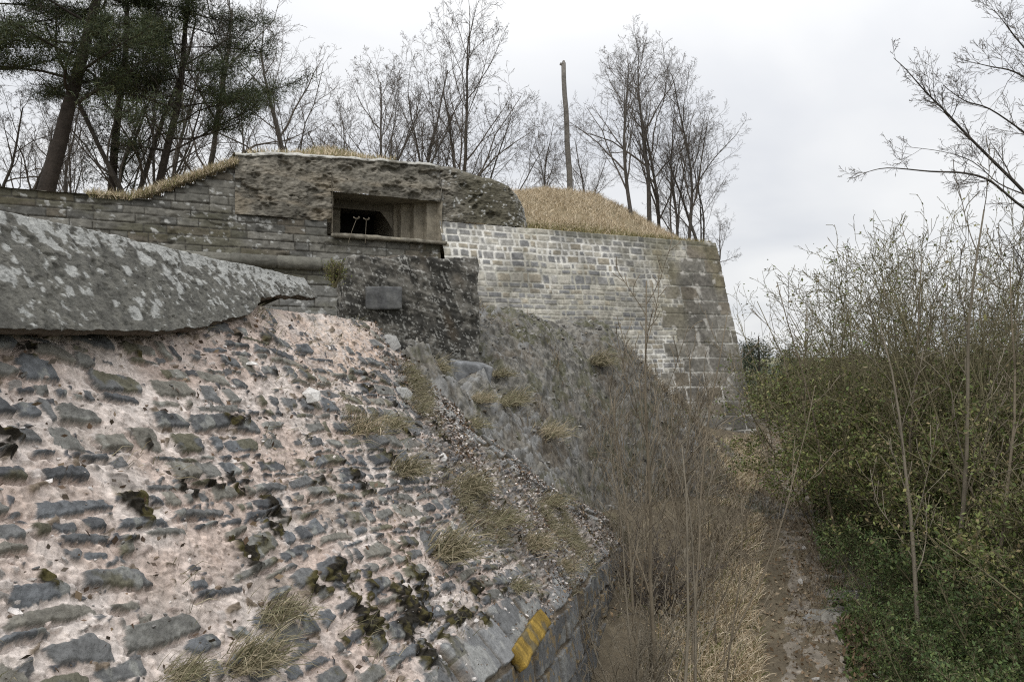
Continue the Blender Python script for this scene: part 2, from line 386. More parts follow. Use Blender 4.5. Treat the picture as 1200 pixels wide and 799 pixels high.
# loose scree zone towards the broken right-hand side
scz = sstep(0.35, 0.6, sstep(2.0, 4.8, a_) * (0.25 + 0.6 * sstep(0.3, 1.4, b_)) + 0.32 * fbm(a_ * 1.6, b_ * 1.9, 20, 4) + 0.22) * (1 - 0.9 * sstep(0.25, 0.6, pinkv))
vb2 = rows(-0.5, 15, 0.018, 0.055, 5.2)
w2a, w2b = a_ + 0.03 * fbm(a_ * 13, b_ * 13, 31, 3), b_ + 0.03 * fbm(a_ * 12 + 5, b_ * 12, 32, 3)
cid, ccx, ccy, chx, chy, _ = masonry(w2a, w2b, vb2, 16, 0.02, 0.09, -3, 13)
c1, c2, c3 = (h32(cid, cid * 0 + k, 3) for k in range(3))
cl = (w2a - ccx) * (c2 - 0.5) * 1.5 + (w2b - ccy) * (c3 - 0.5) * 2.0
dc = rbox(w2a - ccx, w2b - ccy, chx * 0.92, chy * 0.92, 0.008) + 0.004 * fbm(a_ * 60, b_ * 60, 33, 2)
chip_on = (c1 > 0.45)
chip = sstep(0, 0.005, dc) * chip_on * scz
groove = np.exp(-((ds + 0.007) / 0.008) ** 2) * (r7 > 0.35) * sstep(-0.2, 0.5, ly / hy + 0.3 * lx / hx + r8 - 0.3)
chip2 = sstep(0.001, 0.006, dc) * (c1 < 0.24) * (1 - stone) * (1 - scz)
mort = mort - 0.018 * groove * pres + chip2 * (0.008 + 0.010 * c3)
hgt = big + mort * (1 - stone) + h_st * stone
hgt = hgt * (1 - 0.45 * scz) + chip * (0.012 + 0.02 * c3 + cl * 0.5) + scz * 0.04 * fbm(a_ * 5, b_ * 5, 35, 4)
# colours
tm = 0.5 + 0.5 * fbm(a_ * 3.5, b_ * 4.5, 41, 5); tm2 = 0.5 + 0.5 * fbm(a_ * 22, b_ * 22, 42, 4)
cm = mixc(C3(0.53, 0.430, 0.370), C3(0.65, 0.580, 0.530), sstep(0.25, 0.75, tm))
cm = cm * (0.62 + 0.55 * tm2)[..., None] * (0.88 + 0.24 * h32(np.floor(a_ * 70 + 2 * tm0), np.floor(b_ * 70 + 2 * tm0), 55))[..., None]
cm = mixc(cm, C3(0.55, 0.40, 0.29), 0.6 * np.exp(-(((a_ - 3.6) / 1.1) ** 2 + ((b_ - 0.1) / 0.5) ** 2)) * sstep(0.4, 0.6, tm2))
dirt = sstep(0.55, 0.8, 0.5 + 0.5 * fbm(a_ * 2.2 + 30, b_ * 3.3, 43, 5)); cm = mixc(cm, C3(0.22, 0.18, 0.145), dirt * 0.55)
pal = np.array([[0.105, 0.108, 0.110], [0.135, 0.136, 0.134], [0.165, 0.162, 0.148], [0.088, 0.091, 0.095], [0.18, 0.17, 0.145], [0.125, 0.131, 0.137]])
cs = pal[(h32(sid, sid * 0 + 9, 4) * 5.99).astype(int)] * (0.65 + 0.7 * tm2)[..., None]
lich = sstep(0.56, 0.70, 0.5 + 0.5 * fbm(a_ * 17, b_ * 17, 44, 4)) * (h32(sid, sid * 0 + 10, 4) > 0.35)
cs = mixc(cs, C3(0.30, 0.30, 0.27), lich * 0.55)
olive = sstep(0.5, 0.62, 0.5 + 0.5 * fbm(a_ * 9, b_ * 9, 45, 4)) * (h32(sid, sid * 0 + 11, 4) > 0.7)
cs = mixc(cs, C3(0.115, 0.105, 0.06), olive * 0.7)
col = mixc(cm, cs, stone)
chipc = np.array([[0.42, 0.35, 0.31], [0.26, 0.24, 0.22], [0.15, 0.15, 0.15], [0.55, 0.49, 0.45], [0.11, 0.11, 0.115], [0.2, 0.16, 0.12]])[(c2 * 5.99).astype(int)]
scc = mixc(C3(0.12, 0.098, 0.074), C3(0.33, 0.28, 0.24), tm2)
col = mixc(col, chipc * 0.9, chip2)
scc = mixc(scc, chipc, chip / np.maximum(scz, 0.05))
col = mixc(col, scc, scz * (1 - 0.55 * stone))
# dark moss cushions and dead growth in the joints
ms = 0.5 + 0.5 * fbm(a_ * 5.5 + 12, b_ * 7, 46, 5)
def blob(px, py, ra, rb): 
    A0, B0 = face_ab(px, py); return np.exp(-(((a_ - A0) / ra) ** 2 + ((b_ - B0) / rb) ** 2))
mz = 0.42 * (blob(50, 690, 0.10, 0.06) + blob(20, 780, 0.1, 0.05) + blob(325, 612, 0.12, 0.06) + blob(275, 488, 0.2, 0.06) + blob(480, 700, 0.5, 0.16) + blob(430, 730, 0.22, 0.12) + blob(560, 720, 0.3, 0.2) + blob(400, 690, 0.3, 0.1) + blob(520, 770, 0.25, 0.15) + blob(230, 705, 0.1, 0.05) + blob(300, 380, 0.5, 0.07))
moss = sstep(0.70, 0.76, ms + mz * (0.6 + 1.6 * (tm2 - 0.5))) * sstep(-0.04, 0.0, ds + 0.03)
moss = moss * (1 - sstep(0.25, 0.5, pinkv))
col = mixc(col, mixc(C3(0.018, 0.015, 0.010), C3(0.07, 0.06, 0.022), sstep(0.5, 0.7, tm2)), moss)
hgt = hgt + moss * (0.012 + 0.02 * np.abs(fbm(a_ * 40, b_ * 40, 47, 3)))
# dressed edge slabs, and slabs along the broken ridge
be = bedge(a_)
def dressed(u, v, vbx, seed, w0, w1, gapx, base, lo_u=-4, hi_u=14):
    i_, x_, y_, hx_, hy_, _r = masonry(u, v, vbx, seed, w0, w1, lo_u, hi_u)
    q1, q2, q3 = (h32(i_, i_ * 0 + k, seed) for k in range(3))
    d_ = rbox(u - x_, v - y_, hx_ - gapx, hy_ - gapx, 0.02) + 0.006 * fbm(u * 22, v * 22, seed, 3)
    m_ = sstep(0, 0.008, d_)
    hh = m_ * (0.02 + 0.03 * q1 + (u - x_) * (q2 - 0.5) * 0.12 + (v - y_) * (q3 - 0.5) * 0.15) + 0.006 * fbm(u * 18, v * 18, seed + 1, 4)
    tone = base * (0.7 + 0.6 * q3)[..., None]
    return hh, m_, tone
eh, em, ec = dressed(a_ + 0.2, b_ - be, np.array([-0.62, -0.36, 0.0, 0.24, 0.5, 0.78, 1.05, 1.35, 1.7, 2.1, 2.6]), 61, 0.28, 0.62, 0.012, C3(0.17, 0.172, 0.172))
lz = sstep(0.55, 0.68, 0.5 + 0.5 * fbm(a_ * 8, b_ * 8, 62, 5)); ec = mixc(ec, C3(0.34, 0.34, 0.32), lz * 0.6)
side = (b_ > be)
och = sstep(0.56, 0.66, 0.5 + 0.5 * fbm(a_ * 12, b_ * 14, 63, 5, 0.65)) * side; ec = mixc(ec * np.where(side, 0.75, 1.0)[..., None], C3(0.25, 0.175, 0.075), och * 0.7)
ec = mixc(C3(0.14, 0.115, 0.085), ec, em)
ez = sstep(-0.24, -0.16, b_ - be + 0.22 * fbm(a_ * 2.6, b_ * 2.6, 64, 4) - 0.12 * sstep(2.5, 5, a_))
hgt = hgt * (1 - ez) + eh * ez; col = mixc(col, ec, ez * (1 - 0.6 * moss * (1 - side)))
rz_ = am - a_
rh, rm, rc = dressed(b_ * 1.0, rz_, np.array([-0.5, 0.0, 0.17, 0.36, 0.56, 0.8]), 71, 0.16, 0.42, 0.014, C3(0.21, 0.21, 0.205), -1, 6)
lz2 = sstep(0.5, 0.62, 0.5 + 0.5 * fbm(a_ * 10, b_ * 10, 72, 5)); rc = mixc(rc, C3(0.44, 0.44, 0.42), lz2 * 0.7)
rc = mixc(C3(0.13, 0.105, 0.07), rc, rm)
rzm = sstep(0.55, 0.34, rz_ + 0.22 * fbm(a_ * 3, b_ * 3, 73, 4)) * sstep(0.25, 0.6, b_) * (1 - sstep(-0.1, 0.1, b_ - be))
rzm = rzm * sstep(0.3, 0.5, 0.62 + 0.5 * fbm(a_ * 2.1, b_ * 2.1, 74, 3))
hgt = hgt * (1 - rzm) + (rh + 0.03) * rzm; col = mixc(col, rc, rzm)
def soft(h):
    p = np.pad(h, 1, mode='edge'); p = (p[:-2] + 2 * p[1:-1] + p[2:]) / 4; return (p[:, :-2] + 2 * p[:, 1:-1] + p[:, 2:]) / 4
hgt = soft(hgt)
# position
bs = np.minimum(b_, be); over = np.maximum(b_ - be, 0)
O, Dn, Bn, Nn, Rn = (np.array(v_) for v_ in (O1, Dv, Bv, Nv, Rv))
P1 = O + Dn * a_[..., None] + Bn * bs[..., None]
P1 = P1 + over[..., None] * (np.array([0, 0, -1.0]) * 0.985 + Rn * 0.12)
wside = sstep(-0.02, 0.06, b_ - be)[..., None]
nrm = Nn * (1 - wside) + (Rn * 0.99 + np.array([0, 0, 0.12])) * wside
P1 = P1 + nrm * hgt[..., None]
# roll the last columns over the ridge and down the back
roll = sstep(0.10, 0.0, rz_)[..., None]
P1 = P1 - Nn * roll * 0.16
tailP = P1[:, -1:, :] + (Dn * 0.25 - Nn * 0.6); P1 = np.concatenate([P1, tailP], 1); col = np.concatenate([col, col[:, -1:]], 1)
ruin = thing('ruined_wall', 'broken rubble wall face with pink mortar and rounded grey coping in front', 'wall')
link('rubble_face', grid_mesh('rubble_face', P1, np.clip(col, 0.01, 0.8)), M_rubble, ruin)

# coping: a rounded slab along the top, broken off on the right
cl0 = at(0, 240, 3.0); cl1 = at(366, 324, 6.45); cd = (cl1 - cl0); clen = cd.length; cd.normalize()
cr_ = Vector((cd.y, -cd.x, 0)).normalized()
tu = 1.3 * (7.6 / 1.3) ** np.linspace(0, 1, 620) - 3.0; tu = tu[tu < clen]
tu = np.concatenate([tu, [clen, clen + 0.005, clen + 0.01]])
ft, nf1, nf2, nf3 = None, 50, 150, 60
tb, tfr, tun = np.linspace(0, 1, nf1), np.linspace(0, 1, nf2), np.linspace(0, 1, nf3)
lip = np.interp(tu, [-2, 0.85, 1.15, 1.6, 2.0, 2.25, 2.55, clen], [1.03, 1.03, 0.97, 0.85, 0.74, 0.50, 0.42, 0.34]) + 0.05 * fbm(tu * 5, tu * 0, 81, 5, 0.55) * sstep(0.2, 1.0, tu) + 0.012 * fbm(tu * 22, tu * 0, 811, 3)
lip = np.clip(lip, 0.15, 1.08)[:, None]
# back -> ridge (almost level), ridge -> lip (slanting, slightly hollow), lip -> underside
n_b, z_b = -0.60 + 0.56 * tb[None] + 0 * lip, -0.30 * (1 - sstep(0, 0.12, tb))[None] - 0.012 * (tb[None] ** 6) + 0 * lip
fr = tfr[None] * lip; rnd_ = np.exp(-tfr[None] * 9)
n_f, z_f = -0.04 + 0.255 * fr, -0.012 - 0.425 * fr - 0.018 * (1 - rnd_) + 0.012 * np.sin(np.clip(fr, 0, 1) * 3.14)
n_u, z_u = n_f[:, -1:] - 0.012 - 0.34 * tun[None], z_f[:, -1:] - 0.022 * sstep(0, 0.06, tun)[None] + 0.05 * tun[None]
pn2, pz2 = np.concatenate([n_b, n_f, n_u], 1), np.concatenate([z_b, z_f, z_u], 1)
Uc = np.repeat(tu[:, None], pn2.shape[1], 1); Tc = np.concatenate([0.56 * tb[None] + 0 * lip, 0.56 + 0.49 * fr, 0.56 + 0.49 * fr[:, -1:] + 0.34 * tun[None]], 1)
isu = np.zeros(pn2.shape[1], bool); isu[nf1 + nf2:] = True; under = np.repeat(isu[None], len(tu), 0)
pzz = np.where(under, -0.4, pz2)
nzc = 0.006 * fbm(Uc * 3, Tc * 4, 82, 4) + 0.006 * fbm(Uc * 22, Tc * 22, 83, 4) - 0.012 * np.exp(-((Uc - 1.62 - 0.05 * fbm(Tc * 6, Tc * 0, 861, 3)) / 0.006) ** 2) - 0.01 * np.exp(-((Uc - 0.2 - 0.10 * fbm(Tc * 5, Tc * 0, 862, 3)) / 0.004) ** 2) - 0.006 * sstep(0.30, 0.42, fbm(Uc * 30, Tc * 30, 84, 3)) - 0.012 * sstep(0.38, 0.46, fbm(Uc * 9, Tc * 9, 841, 4))
drop = 0.010 * fbm(Uc * 1.2, Uc * 0, 85, 2)
Pc = np.array(cl0) + np.array(cd) * (np.minimum(Uc, clen) + 0.05 * fbm(Tc * 9, Tc * 0, 86, 3) * (Uc > clen - 0.4))[..., None] + np.array(cr_) * (pn2 + nzc * 0.8)[..., None]
Pc[..., 2] += pz2 + nzc * 0.5 + drop
cap_mid = Pc[-3].mean(0); Pc[-1] = cap_mid + (Pc[-1] - cap_mid) * 0.02
tp = np.array([0, 1.05])
lw = 0.5 + 0.5 * fbm(Uc * 21, Tc * 24, 87, 5, 0.6); lw2 = 0.5 + 0.5 * fbm(Uc * 22, Tc * 22, 88, 4)
topm = sstep(-0.16, -0.03, pzz) * (1 - sstep(0.3, 0.2, Tc / tp[-1]) * 0.2) + 0.35 * sstep(1.8, 2.8, Uc)
spot = np.zeros_like(Uc); rs = np.random.default_rng(9)
for _ in range(170):
    u0, t0, rr = rs.uniform(-1.2, clen), 0.56 + 0.46 * rs.random() ** 1.5, 0.006 + 0.060 * rs.random() ** 2.6
    dd_ = np.hypot((Uc - u0), (Tc - t0) * 1.15) + 0.022 * fbm(Uc * 26, Tc * 26, 90, 4)
    spot = np.maximum(spot, sstep(rr, rr * 0.72, dd_))
lichen = np.maximum(spot, sstep(0.56, 0.61, lw + 0.26 * topm - 0.12 + 0.12 * (fbm(Uc * 4, Tc * 4, 871, 3)) + 0.4 * (lw2 - 0.5)))
lw3 = 0.5 + 0.5 * fbm(Uc * 60, Tc * 60, 881, 3)
cc = mixc(C3(0.085, 0.083, 0.073), C3(0.155, 0.15, 0.13), sstep(0.25, 0.75, 0.5 * lw2 + 0.5 * lw3))
cc = mixc(cc, C3(0.05, 0.048, 0.042), sstep(0.6, 0.75, 0.5 + 0.5 * fbm(Uc * 9, Tc * 9, 91, 4)) * 0.6)
cc = mixc(cc, mixc(C3(0.31, 0.312, 0.295), C3(0.48, 0.483, 0.46), lw3), lichen * 0.88)
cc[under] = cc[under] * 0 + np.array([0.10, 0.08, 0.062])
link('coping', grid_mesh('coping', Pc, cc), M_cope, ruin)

# edge slab with its ochre lichen face, and pale slabs at the broken ridge
def stone_col(base, lich=None, amt=0.5):
    def f(X, nz_):
        t_ = sstep(-0.2, 0.25, n3(X * 14, 7, 3)); c = np.array(base) * (0.75 + 0.5 * t_)[:, None]
        if lich is not None:
            k2 = sstep(0.02, 0.2, n3(X * 8 + 3, 11, 4)) * amt; c = mixc(c, np.array(lich), k2)
        return c
    return f
def place(o, p, rot=None):
    o.location = p
    if rot is not None: o.rotation_euler = rot
    return o
Rface = Matrix((Dv, Bv, Nv)).transposed()            # local x along courses, y down slope, z out
A1_, B1_ = face_at(600, 778), face_at(632, 727); ax_ = (B1_ - A1_); sl_len = ax_.length; ax_.normalize(); ay_ = Nv.cross(ax_)
sl = link('edge_slab', rough_box('edge_slab', (sl_len, 0.13, 0.06), 60, 0.010, 9, 3, stone_col((0.25, 0.165, 0.035), (0.11, 0.095, 0.06), 0.9), 0.12), M_rubble, ruin)
sl.location = (A1_ + B1_) / 2 + Nv * 0.035; sl.rotation_euler = Matrix((ax_, ay_, Nv)).transposed().to_euler(); sl['label'] = 'edge slab covered in ochre yellow lichen'

# ================================================================== rubble mound behind the ruined wall
pts = []
for (px, py, Y) in ((570, 373, 11.2), (566, 375, 11), (640, 384, 12), (690, 404, 12.8), (722, 402, 13.0), (752, 432, 13.5), (800, 482, 14), (850, 545, 14.5), (880, 590, 14.8),
                    (560, 440, 9.4), (600, 450, 10.2), (650, 470, 11), (700, 500, 11.7), (750, 545, 12.3), (800, 590, 12.6), (850, 640, 12.4),
                    (560, 482, 8.7), (620, 520, 9.5), (680, 565, 10.3), (740, 605, 11.3), (790, 650, 11.4)):
    p = at(px, py, Y); pts.append((p.x, p.y, p.z))
for (px, py) in ((408, 335), (445, 385), (500, 450), (560, 512), (650, 580), (742, 622)):
    p = face_at(px, py); pts.append((p.x + 0.1, p.y + 0.1, p.z - 0.10)); pts.append((p.x - 0.2, p.y - 0.7, p.z - 0.9))
for (x, y, z) in ((-0.6, 13.5, 3.4), (1.2, 15, 3.2), (3, 16, 2.4), (4.5, 16.5, 1.5), (-2.5, 11, 3.6), (-2.2, 9, 3.5), (-1.3, 8.6, 3.75), (4.6, 13, 0.9), (4.0, 11, 0.6), (3, 9, 0.4), (-3, 13, 3.3)):
    pts.append((x, y, z))
for (px, py, Y) in ((566, 462, 9.75), (535, 462, 9.4), (500, 446, 8.95), (585, 412, 10.7), (470, 402, 8.6), (548, 462, 9.6)):
    p = at(px, py, Y); pts.append((p.x, p.y, p.z))
pts = np.array(pts)
def tps(r2): return np.where(r2 > 0, 0.5 * r2 * np.log(r2 + 1e-12), 0)
r2_ = ((pts[:, None, :2] - pts[None, :, :2]) ** 2).sum(-1); n_ = len(pts)
Kt = tps(r2_) + 0.004 * np.eye(n_); Q = np.c_[np.ones(n_), pts[:, :2]]
sol = np.linalg.solve(np.block([[Kt, Q], [Q.T, np.zeros((3, 3))]]), np.r_[pts[:, 2], 0, 0, 0])
def mound_z(x, y):
    x, y = np.asarray(x, float), np.asarray(y, float)
    z = sol[n_] + sol[n_ + 1] * x + sol[n_ + 2] * y
    for i in range(n_): z = z + sol[i] * tps((x - pts[i, 0]) ** 2 + (y - pts[i, 1]) ** 2)
    return np.minimum(z, 3.20 + 3 * sstep(-1.2, -0.1, x)) 
mxg, myg = np.meshgrid(np.arange(-2.6, 5.0, 0.014), np.arange(6.8, 16.6, 0.019))
mz0 = mound_z(mxg, myg)
mu, mv = mxg * 0.6 + myg * 0.8, mz0 * 1.25 + (myg - mxg) * 0.35
f1 = 0.5 + 0.5 * fbm(mu * 2, mv * 2, 101, 4); f2 = 0.5 + 0.5 * fbm(mu * 14, mv * 14, 102, 5, 0.65)
slabz = sstep(1.6, 0.5, np.hypot(mxg - 0.1, (myg - 8.9) * 0.8))
mh = 0.08 * fbm(mxg * 1.8, myg * 1.8, 103, 4) + 0.09 * fbm(mu * 6, mv * 6, 104, 5) + 0.06 * np.abs(fbm(mu * 15, mv * 15, 1041, 4))
# tilted slabs running down the slope
ud, vd = mxg * 0.83 - (myg - 8) * 0.30 - (mz0 - 3) * 0.5, mxg * 0.35 + myg * 0.9
i_, x_, y_, hx_, hy_, _r = masonry(vd + 0.04 * fbm(mxg * 6, myg * 6, 105, 3), ud + 0.04 * fbm(mxg * 5, myg * 5, 106, 3), rows(-6, 107, 0.09, 0.22, 8), 108, 0.10, 0.45, 0, 22)
q1 = h32(i_, i_ * 0, 5); d_ = rbox(vd - x_, ud - y_, hx_ - 0.02, hy_ - 0.02, 0.03) + 0.02 * fbm(mu * 18, mv * 18, 109, 3)
on = sstep(0, 0.015, d_) * (q1 < 0.06 + 0.45 * slabz)
mh = mh + on * 0.05 * (0.4 + q1)
mc = mixc(C3(0.060, 0.057, 0.049), C3(0.225, 0.212, 0.185), sstep(0.25, 0.75, f2))
mc = mixc(mc, C3(0.115, 0.085, 0.055), sstep(0.5, 0.7, f1) * 0.35)
mc = mixc(mc, C3(0.075, 0.075, 0.035), sstep(0.52, 0.66, 0.5 + 0.5 * fbm(mu * 3.3, mv * 3.3, 1015, 5, 0.6)) * 0.6)
mc = mixc(mc, C3(0.20, 0.20, 0.195) * 1.0, sstep(0.62, 0.75, 0.5 + 0.5 * fbm(mu * 26, mv * 26, 110, 3)) * 0.7)
mc = mixc(mc, mixc(C3(0.11, 0.11, 0.108), C3(0.30, 0.295, 0.28), f2), on)
kind(link('rubble_slope', grid_mesh('rubble_slope', np.stack([mxg, myg, np.maximum(mz0 + mh, gz(mxg, myg) - 0.4)], -1), mc), M_soil), 'structure')

# ------------------------------------------------------------------ loose debris lying on the slopes
def rocks(name, pts_, size, cols, rg, flat=0.65):
    t_ = (1 + 5 ** 0.5) / 2
    iv = np.array([(-1, t_, 0), (1, t_, 0), (-1, -t_, 0), (1, -t_, 0), (0, -1, t_), (0, 1, t_), (0, -1, -t_), (0, 1, -t_), (t_, 0, -1), (t_, 0, 1), (-t_, 0, -1), (-t_, 0, 1)]) / 1.9
    fc = np.array([(0, 11, 5), (0, 5, 1), (0, 1, 7), (0, 7, 10), (0, 10, 11), (1, 5, 9), (5, 11, 4), (11, 10, 2), (10, 7, 6), (7, 1, 8), (3, 9, 4), (3, 4, 2), (3, 2, 6), (3, 6, 8), (3, 8, 9), (4, 9, 5), (2, 4, 11), (6, 2, 10), (8, 6, 7), (9, 8, 1)])
    n = len(pts_); V = iv[None] * rg.uniform(0.55, 1.15, (n, 12, 1)) * np.stack([np.ones(n), rg.uniform(0.5, 1, n), flat * rg.uniform(0.5, 1.1, n)], 1)[:, None]
    a = rg.uniform(0, 6.28, n); b = rg.normal(0, 0.5, n)
    ca, sa, cb, sb = np.cos(a)[:, None], np.sin(a)[:, None], np.cos(b)[:, None], np.sin(b)[:, None]
    x, y, z = V[..., 0], V[..., 1], V[..., 2]; x, z = x * cb - z * sb, x * sb + z * cb; x, y = x * ca - y * sa, x * sa + y * ca
    V = np.stack([x, y, z], -1) * (np.asarray(size) * np.ones(n))[:, None, None] * 0.5 + pts_[:, None]
    return raw_mesh(name, V, (fc[None] + 12 * np.arange(n)[:, None, None]).reshape(-1, 3), np.full(20 * n, 3), np.repeat(cols, 12, axis=0), False)
rg = np.random.default_rng(5)
wgt = (0.05 + 0.9 * scz + 0.10 * (1 - stone)) * (1 - wside[..., 0]) * (0.3 + base_a[None, :] + 3) ** 2 * (0.2 + np.clip(2.5 * fbm(a_ * 2.3, b_ * 2.3, 201, 3) + 0.5, 0, 1)) * (rz_ > 0.05) * (1 - 0.75 * pinkv)
wgt = wgt.ravel(); cum = np.cumsum(wgt); cum /= cum[-1]; Pf = P1[:, :-1].reshape(-1, 3)
k = np.searchsorted(cum, rg.random(9000)); sz = 0.010 + 0.040 * rg.random(9000) ** 3
CR = [(0.46, 0.39, 0.35), (0.55, 0.50, 0.46), (0.20, 0.195, 0.185), (0.13, 0.13, 0.13), (0.30, 0.26, 0.23), (0.62, 0.58, 0.55), (0.17, 0.13, 0.095)]
kind(link('rubble_crumbs', rocks('rubble_crumbs', Pf[k] + np.array([0, 0, 0.004]), sz, pick(rg, CR, 9000, 0.25), rg), M_rubble), 'stuff')
k = np.searchsorted(cum, rg.random(7000))
kind(link('leaf_litter', leaves('leaf_litter', Pf[k] + np.array([0.004, -0.004, 0.008]), 0.028, pick(rg, [(0.15, 0.10, 0.065), (0.10, 0.07, 0.05), (0.22, 0.16, 0.10), (0.07, 0.055, 0.04)], 7000, 0.3), rg, 0.6, 0.0), M_leaf), 'stuff')
k = np.searchsorted(cum, rg.random(30000)); gn = fbm(Pf[k][:, 0] * 3.5 + 2, Pf[k][:, 1] * 2.5, 202, 3); k = k[gn > 0.24]
kind(link('sparse_grass', blades('sparse_grass', Pf[k], 0.11, 0.0035, pick(rg, [(0.27, 0.235, 0.155), (0.33, 0.29, 0.20), (0.20, 0.185, 0.11), (0.15, 0.145, 0.08)], len(k), 0.25), rg, 1.3, np.tile(np.array([0.35, -0.25, 0.9]), (len(k), 1)), 1.1, np.array([0.55, -0.1, -0.5])), M_blade), 'stuff')
mzf = np.maximum(mz0 + mh, gz(mxg, myg) - 0.4); Pm = np.stack([mxg, myg, mzf], -1).reshape(-1, 3)
k = rg.integers(0, len(Pm), 11000); sz = 0.014 + 0.10 * rg.random(11000) ** 5
kind(link('scree_stones', rocks('scree_stones', Pm[k], sz, pick(rg, [(0.12, 0.115, 0.105), (0.19, 0.18, 0.165), (0.09, 0.085, 0.08), (0.30, 0.29, 0.27), (0.15, 0.125, 0.095)], 11000, 0.25), rg, 0.5), M_soil), 'stuff')
k = rg.integers(0, len(Pm), 60000); gn = fbm(Pm[k][:, 0] * 1.3 + 5, Pm[k][:, 1] * 1.3, 203, 4) + 0.42 * sstep(0.8, 2.6, Pm[k][:, 0]); k = k[gn > 0.32]
kind(link('dead_stalks', blades('dead_stalks', Pm[k], 0.20, 0.006, pick(rg, [(0.22, 0.175, 0.115), (0.16, 0.125, 0.085), (0.30, 0.25, 0.17), (0.11, 0.09, 0.065)], len(k), 0.3), rg, 0.9, None, 0.9, np.array([0.3, -0.3, -0.2])), M_blade), 'stuff')

# ================================================================== bastion wall (pale pointed masonry, dark quoins)
CT, CB = np.array([5.105, 20.0, 2.98 + E]), np.array([6.0, 19.25, -2.35 + E])
Lv = np.array([-2.13, -1.0, 0]); Lv /= np.linalg.norm(Lv); Sv = np.array([0.12, 1.0, 0]); Sv /= np.linalg.norm(Sv)
NF = np.array([0.425, -0.905, 0.2]); NF /= np.linalg.norm(NF); NS = np.array([0.98, -0.12, 0.18]); NS /= np.linalg.norm(NS)
def corner(z): return CT + (CB - CT) * ((CT[2] - z) / (CT[2] - CB[2]))[..., None]
ztop = 2.98
zz = np.linspace(-2.5, ztop, 400); uu = np.concatenate([np.linspace(7.34, 0.0, 560), np.linspace(-0.012, -1.2, 50), np.linspace(-1.6, -30, 12)])
ZZ, UU = np.meshgrid(zz, uu, indexing='ij')
wu, wz = UU + 0.02 * fbm(UU * 3, ZZ * 3, 121, 3), ZZ + 0.010 * fbm(UU * 2, ZZ * 4, 122, 3)
hts = [0.15, 0.14, 0.17, 0.13, 0.18, 0.14, 0.13, 0.22, 0.12, 0.11, 0.12]; rs = np.random.default_rng(4)
while sum(hts) < 5.8: hts.append(rs.uniform(0.085, 0.125))
vbw = ztop + 0.03 - np.concatenate([[0], np.cumsum(hts)]); vbw = vbw[::-1]
wz = wz + 0.018 * fbm(UU * 0.8, ZZ * 0.6, 1222, 2) * sstep(0.1, 0.6, ztop - ZZ)
i1, x1, y1, hx1, hy1, row1 = masonry(wu, wz, vbw, 123, 0.11, 0.36, -32, 9)
big_ = ztop - y1 < 1.15
g1 = np.where(big_, 0.017, 0.011)
s1, s2, s3, s4 = (h32(i1, i1 * 0 + k, 7) for k in range(4))
d1 = rbox(wu - x1, wz - y1, hx1 - g1 * (0.7 + s1), hy1 - g1 * (0.5 + 0.8 * s2), 0.010) + 0.006 * fbm(UU * 20, ZZ * 20, 124, 3)
vq = np.arange(-3.0, 4, 0.345) + 0.02
wqz = ZZ + 0.010 * fbm(UU * 2, ZZ * 3, 125, 2); wqu = np.abs(UU) + 0.015 * fbm(UU * 3, ZZ * 3, 126, 2)
i2, x2, y2, hx2, hy2, row2 = masonry(wqu, wqz, vq, 127, 0.38, 0.75, 0, 32)
qlen = (1.65 + 0.30 * np.clip(ztop - 0.9 - ZZ, 0, 3) * 0.5 + 0.35 * (row2 % 2) - 0.9 * sstep(0.9, 0.3, ztop - ZZ)) 
isq = (x2 + hx2 < qlen + 0.3) & (x2 < qlen)
isq = np.where(UU < 0, True, isq)
d2 = rbox(wqu - x2, wqz - y2, hx2 - 0.012, hy2 - 0.012, 0.03) + 0.006 * fbm(UU * 20, ZZ * 20, 128, 3)
d_ = np.where(isq, d2, d1); sid = np.where(isq, i2 + 100003, i1)
st = sstep(0.0, 0.010, d_)
t1, t2, t3 = (h32(sid, sid * 0 + k, 8) for k in range(3))
hh = st * np.where(isq, 0.006 + 0.012 * t1, 0.008 + 0.011 * t1) + 0.008 * fbm(UU * 16, ZZ * 16, 129, 4) + 0.02 * fbm(UU * 1.3, ZZ * 1.3, 130, 3)
palw = np.array([[0.30, 0.29, 0.265], [0.245, 0.24, 0.23], [0.345, 0.325, 0.28], [0.20, 0.20, 0.198], [0.385, 0.365, 0.315], [0.30, 0.27, 0.215]])
palq = np.array([[0.150, 0.141, 0.122], [0.18, 0.166, 0.14], [0.205, 0.193, 0.168], [0.135, 0.126, 0.11], [0.165, 0.145, 0.115]])
fine = 0.5 + 0.5 * fbm(UU * 12, ZZ * 12, 131, 4)
csw = palw[(t2 * 5.99).astype(int)]; csq = palq[(t2 * 4.99).astype(int)]
cst = np.where(isq[..., None], csq, csw) * (0.72 + 0.56 * fine)[..., None]
mb = 0.5 + 0.5 * fbm(UU * 0.8, ZZ * 1.2, 132, 4)
mor = mixc(C3(0.40, 0.385, 0.33), C3(0.62, 0.605, 0.56), sstep(0.35, 0.65, mb))
mor = np.where(isq[..., None], mor * (0.42 + 0.42 * sstep(0.45, 0.6, mb))[..., None], mor * 0.95)
stain = sstep(0.45, 0.7, 0.5 + 0.5 * fbm(UU * 1.1 + 4, ZZ * 0.8, 133, 4)) * sstep(-0.6, 2.4, ZZ) * np.where(UU < 5.5, 1, 0.3)
cw = mixc(mor, cst, st)
smear = sstep(0.52, 0.72, 0.5 + 0.5 * fbm(UU * 2.4, ZZ * 5, 134, 4)) * sstep(0.05, 0.0, d_) * np.where(isq, 0, 1)
cw = mixc(cw, mor * 0.9, smear * 0.7 * st)
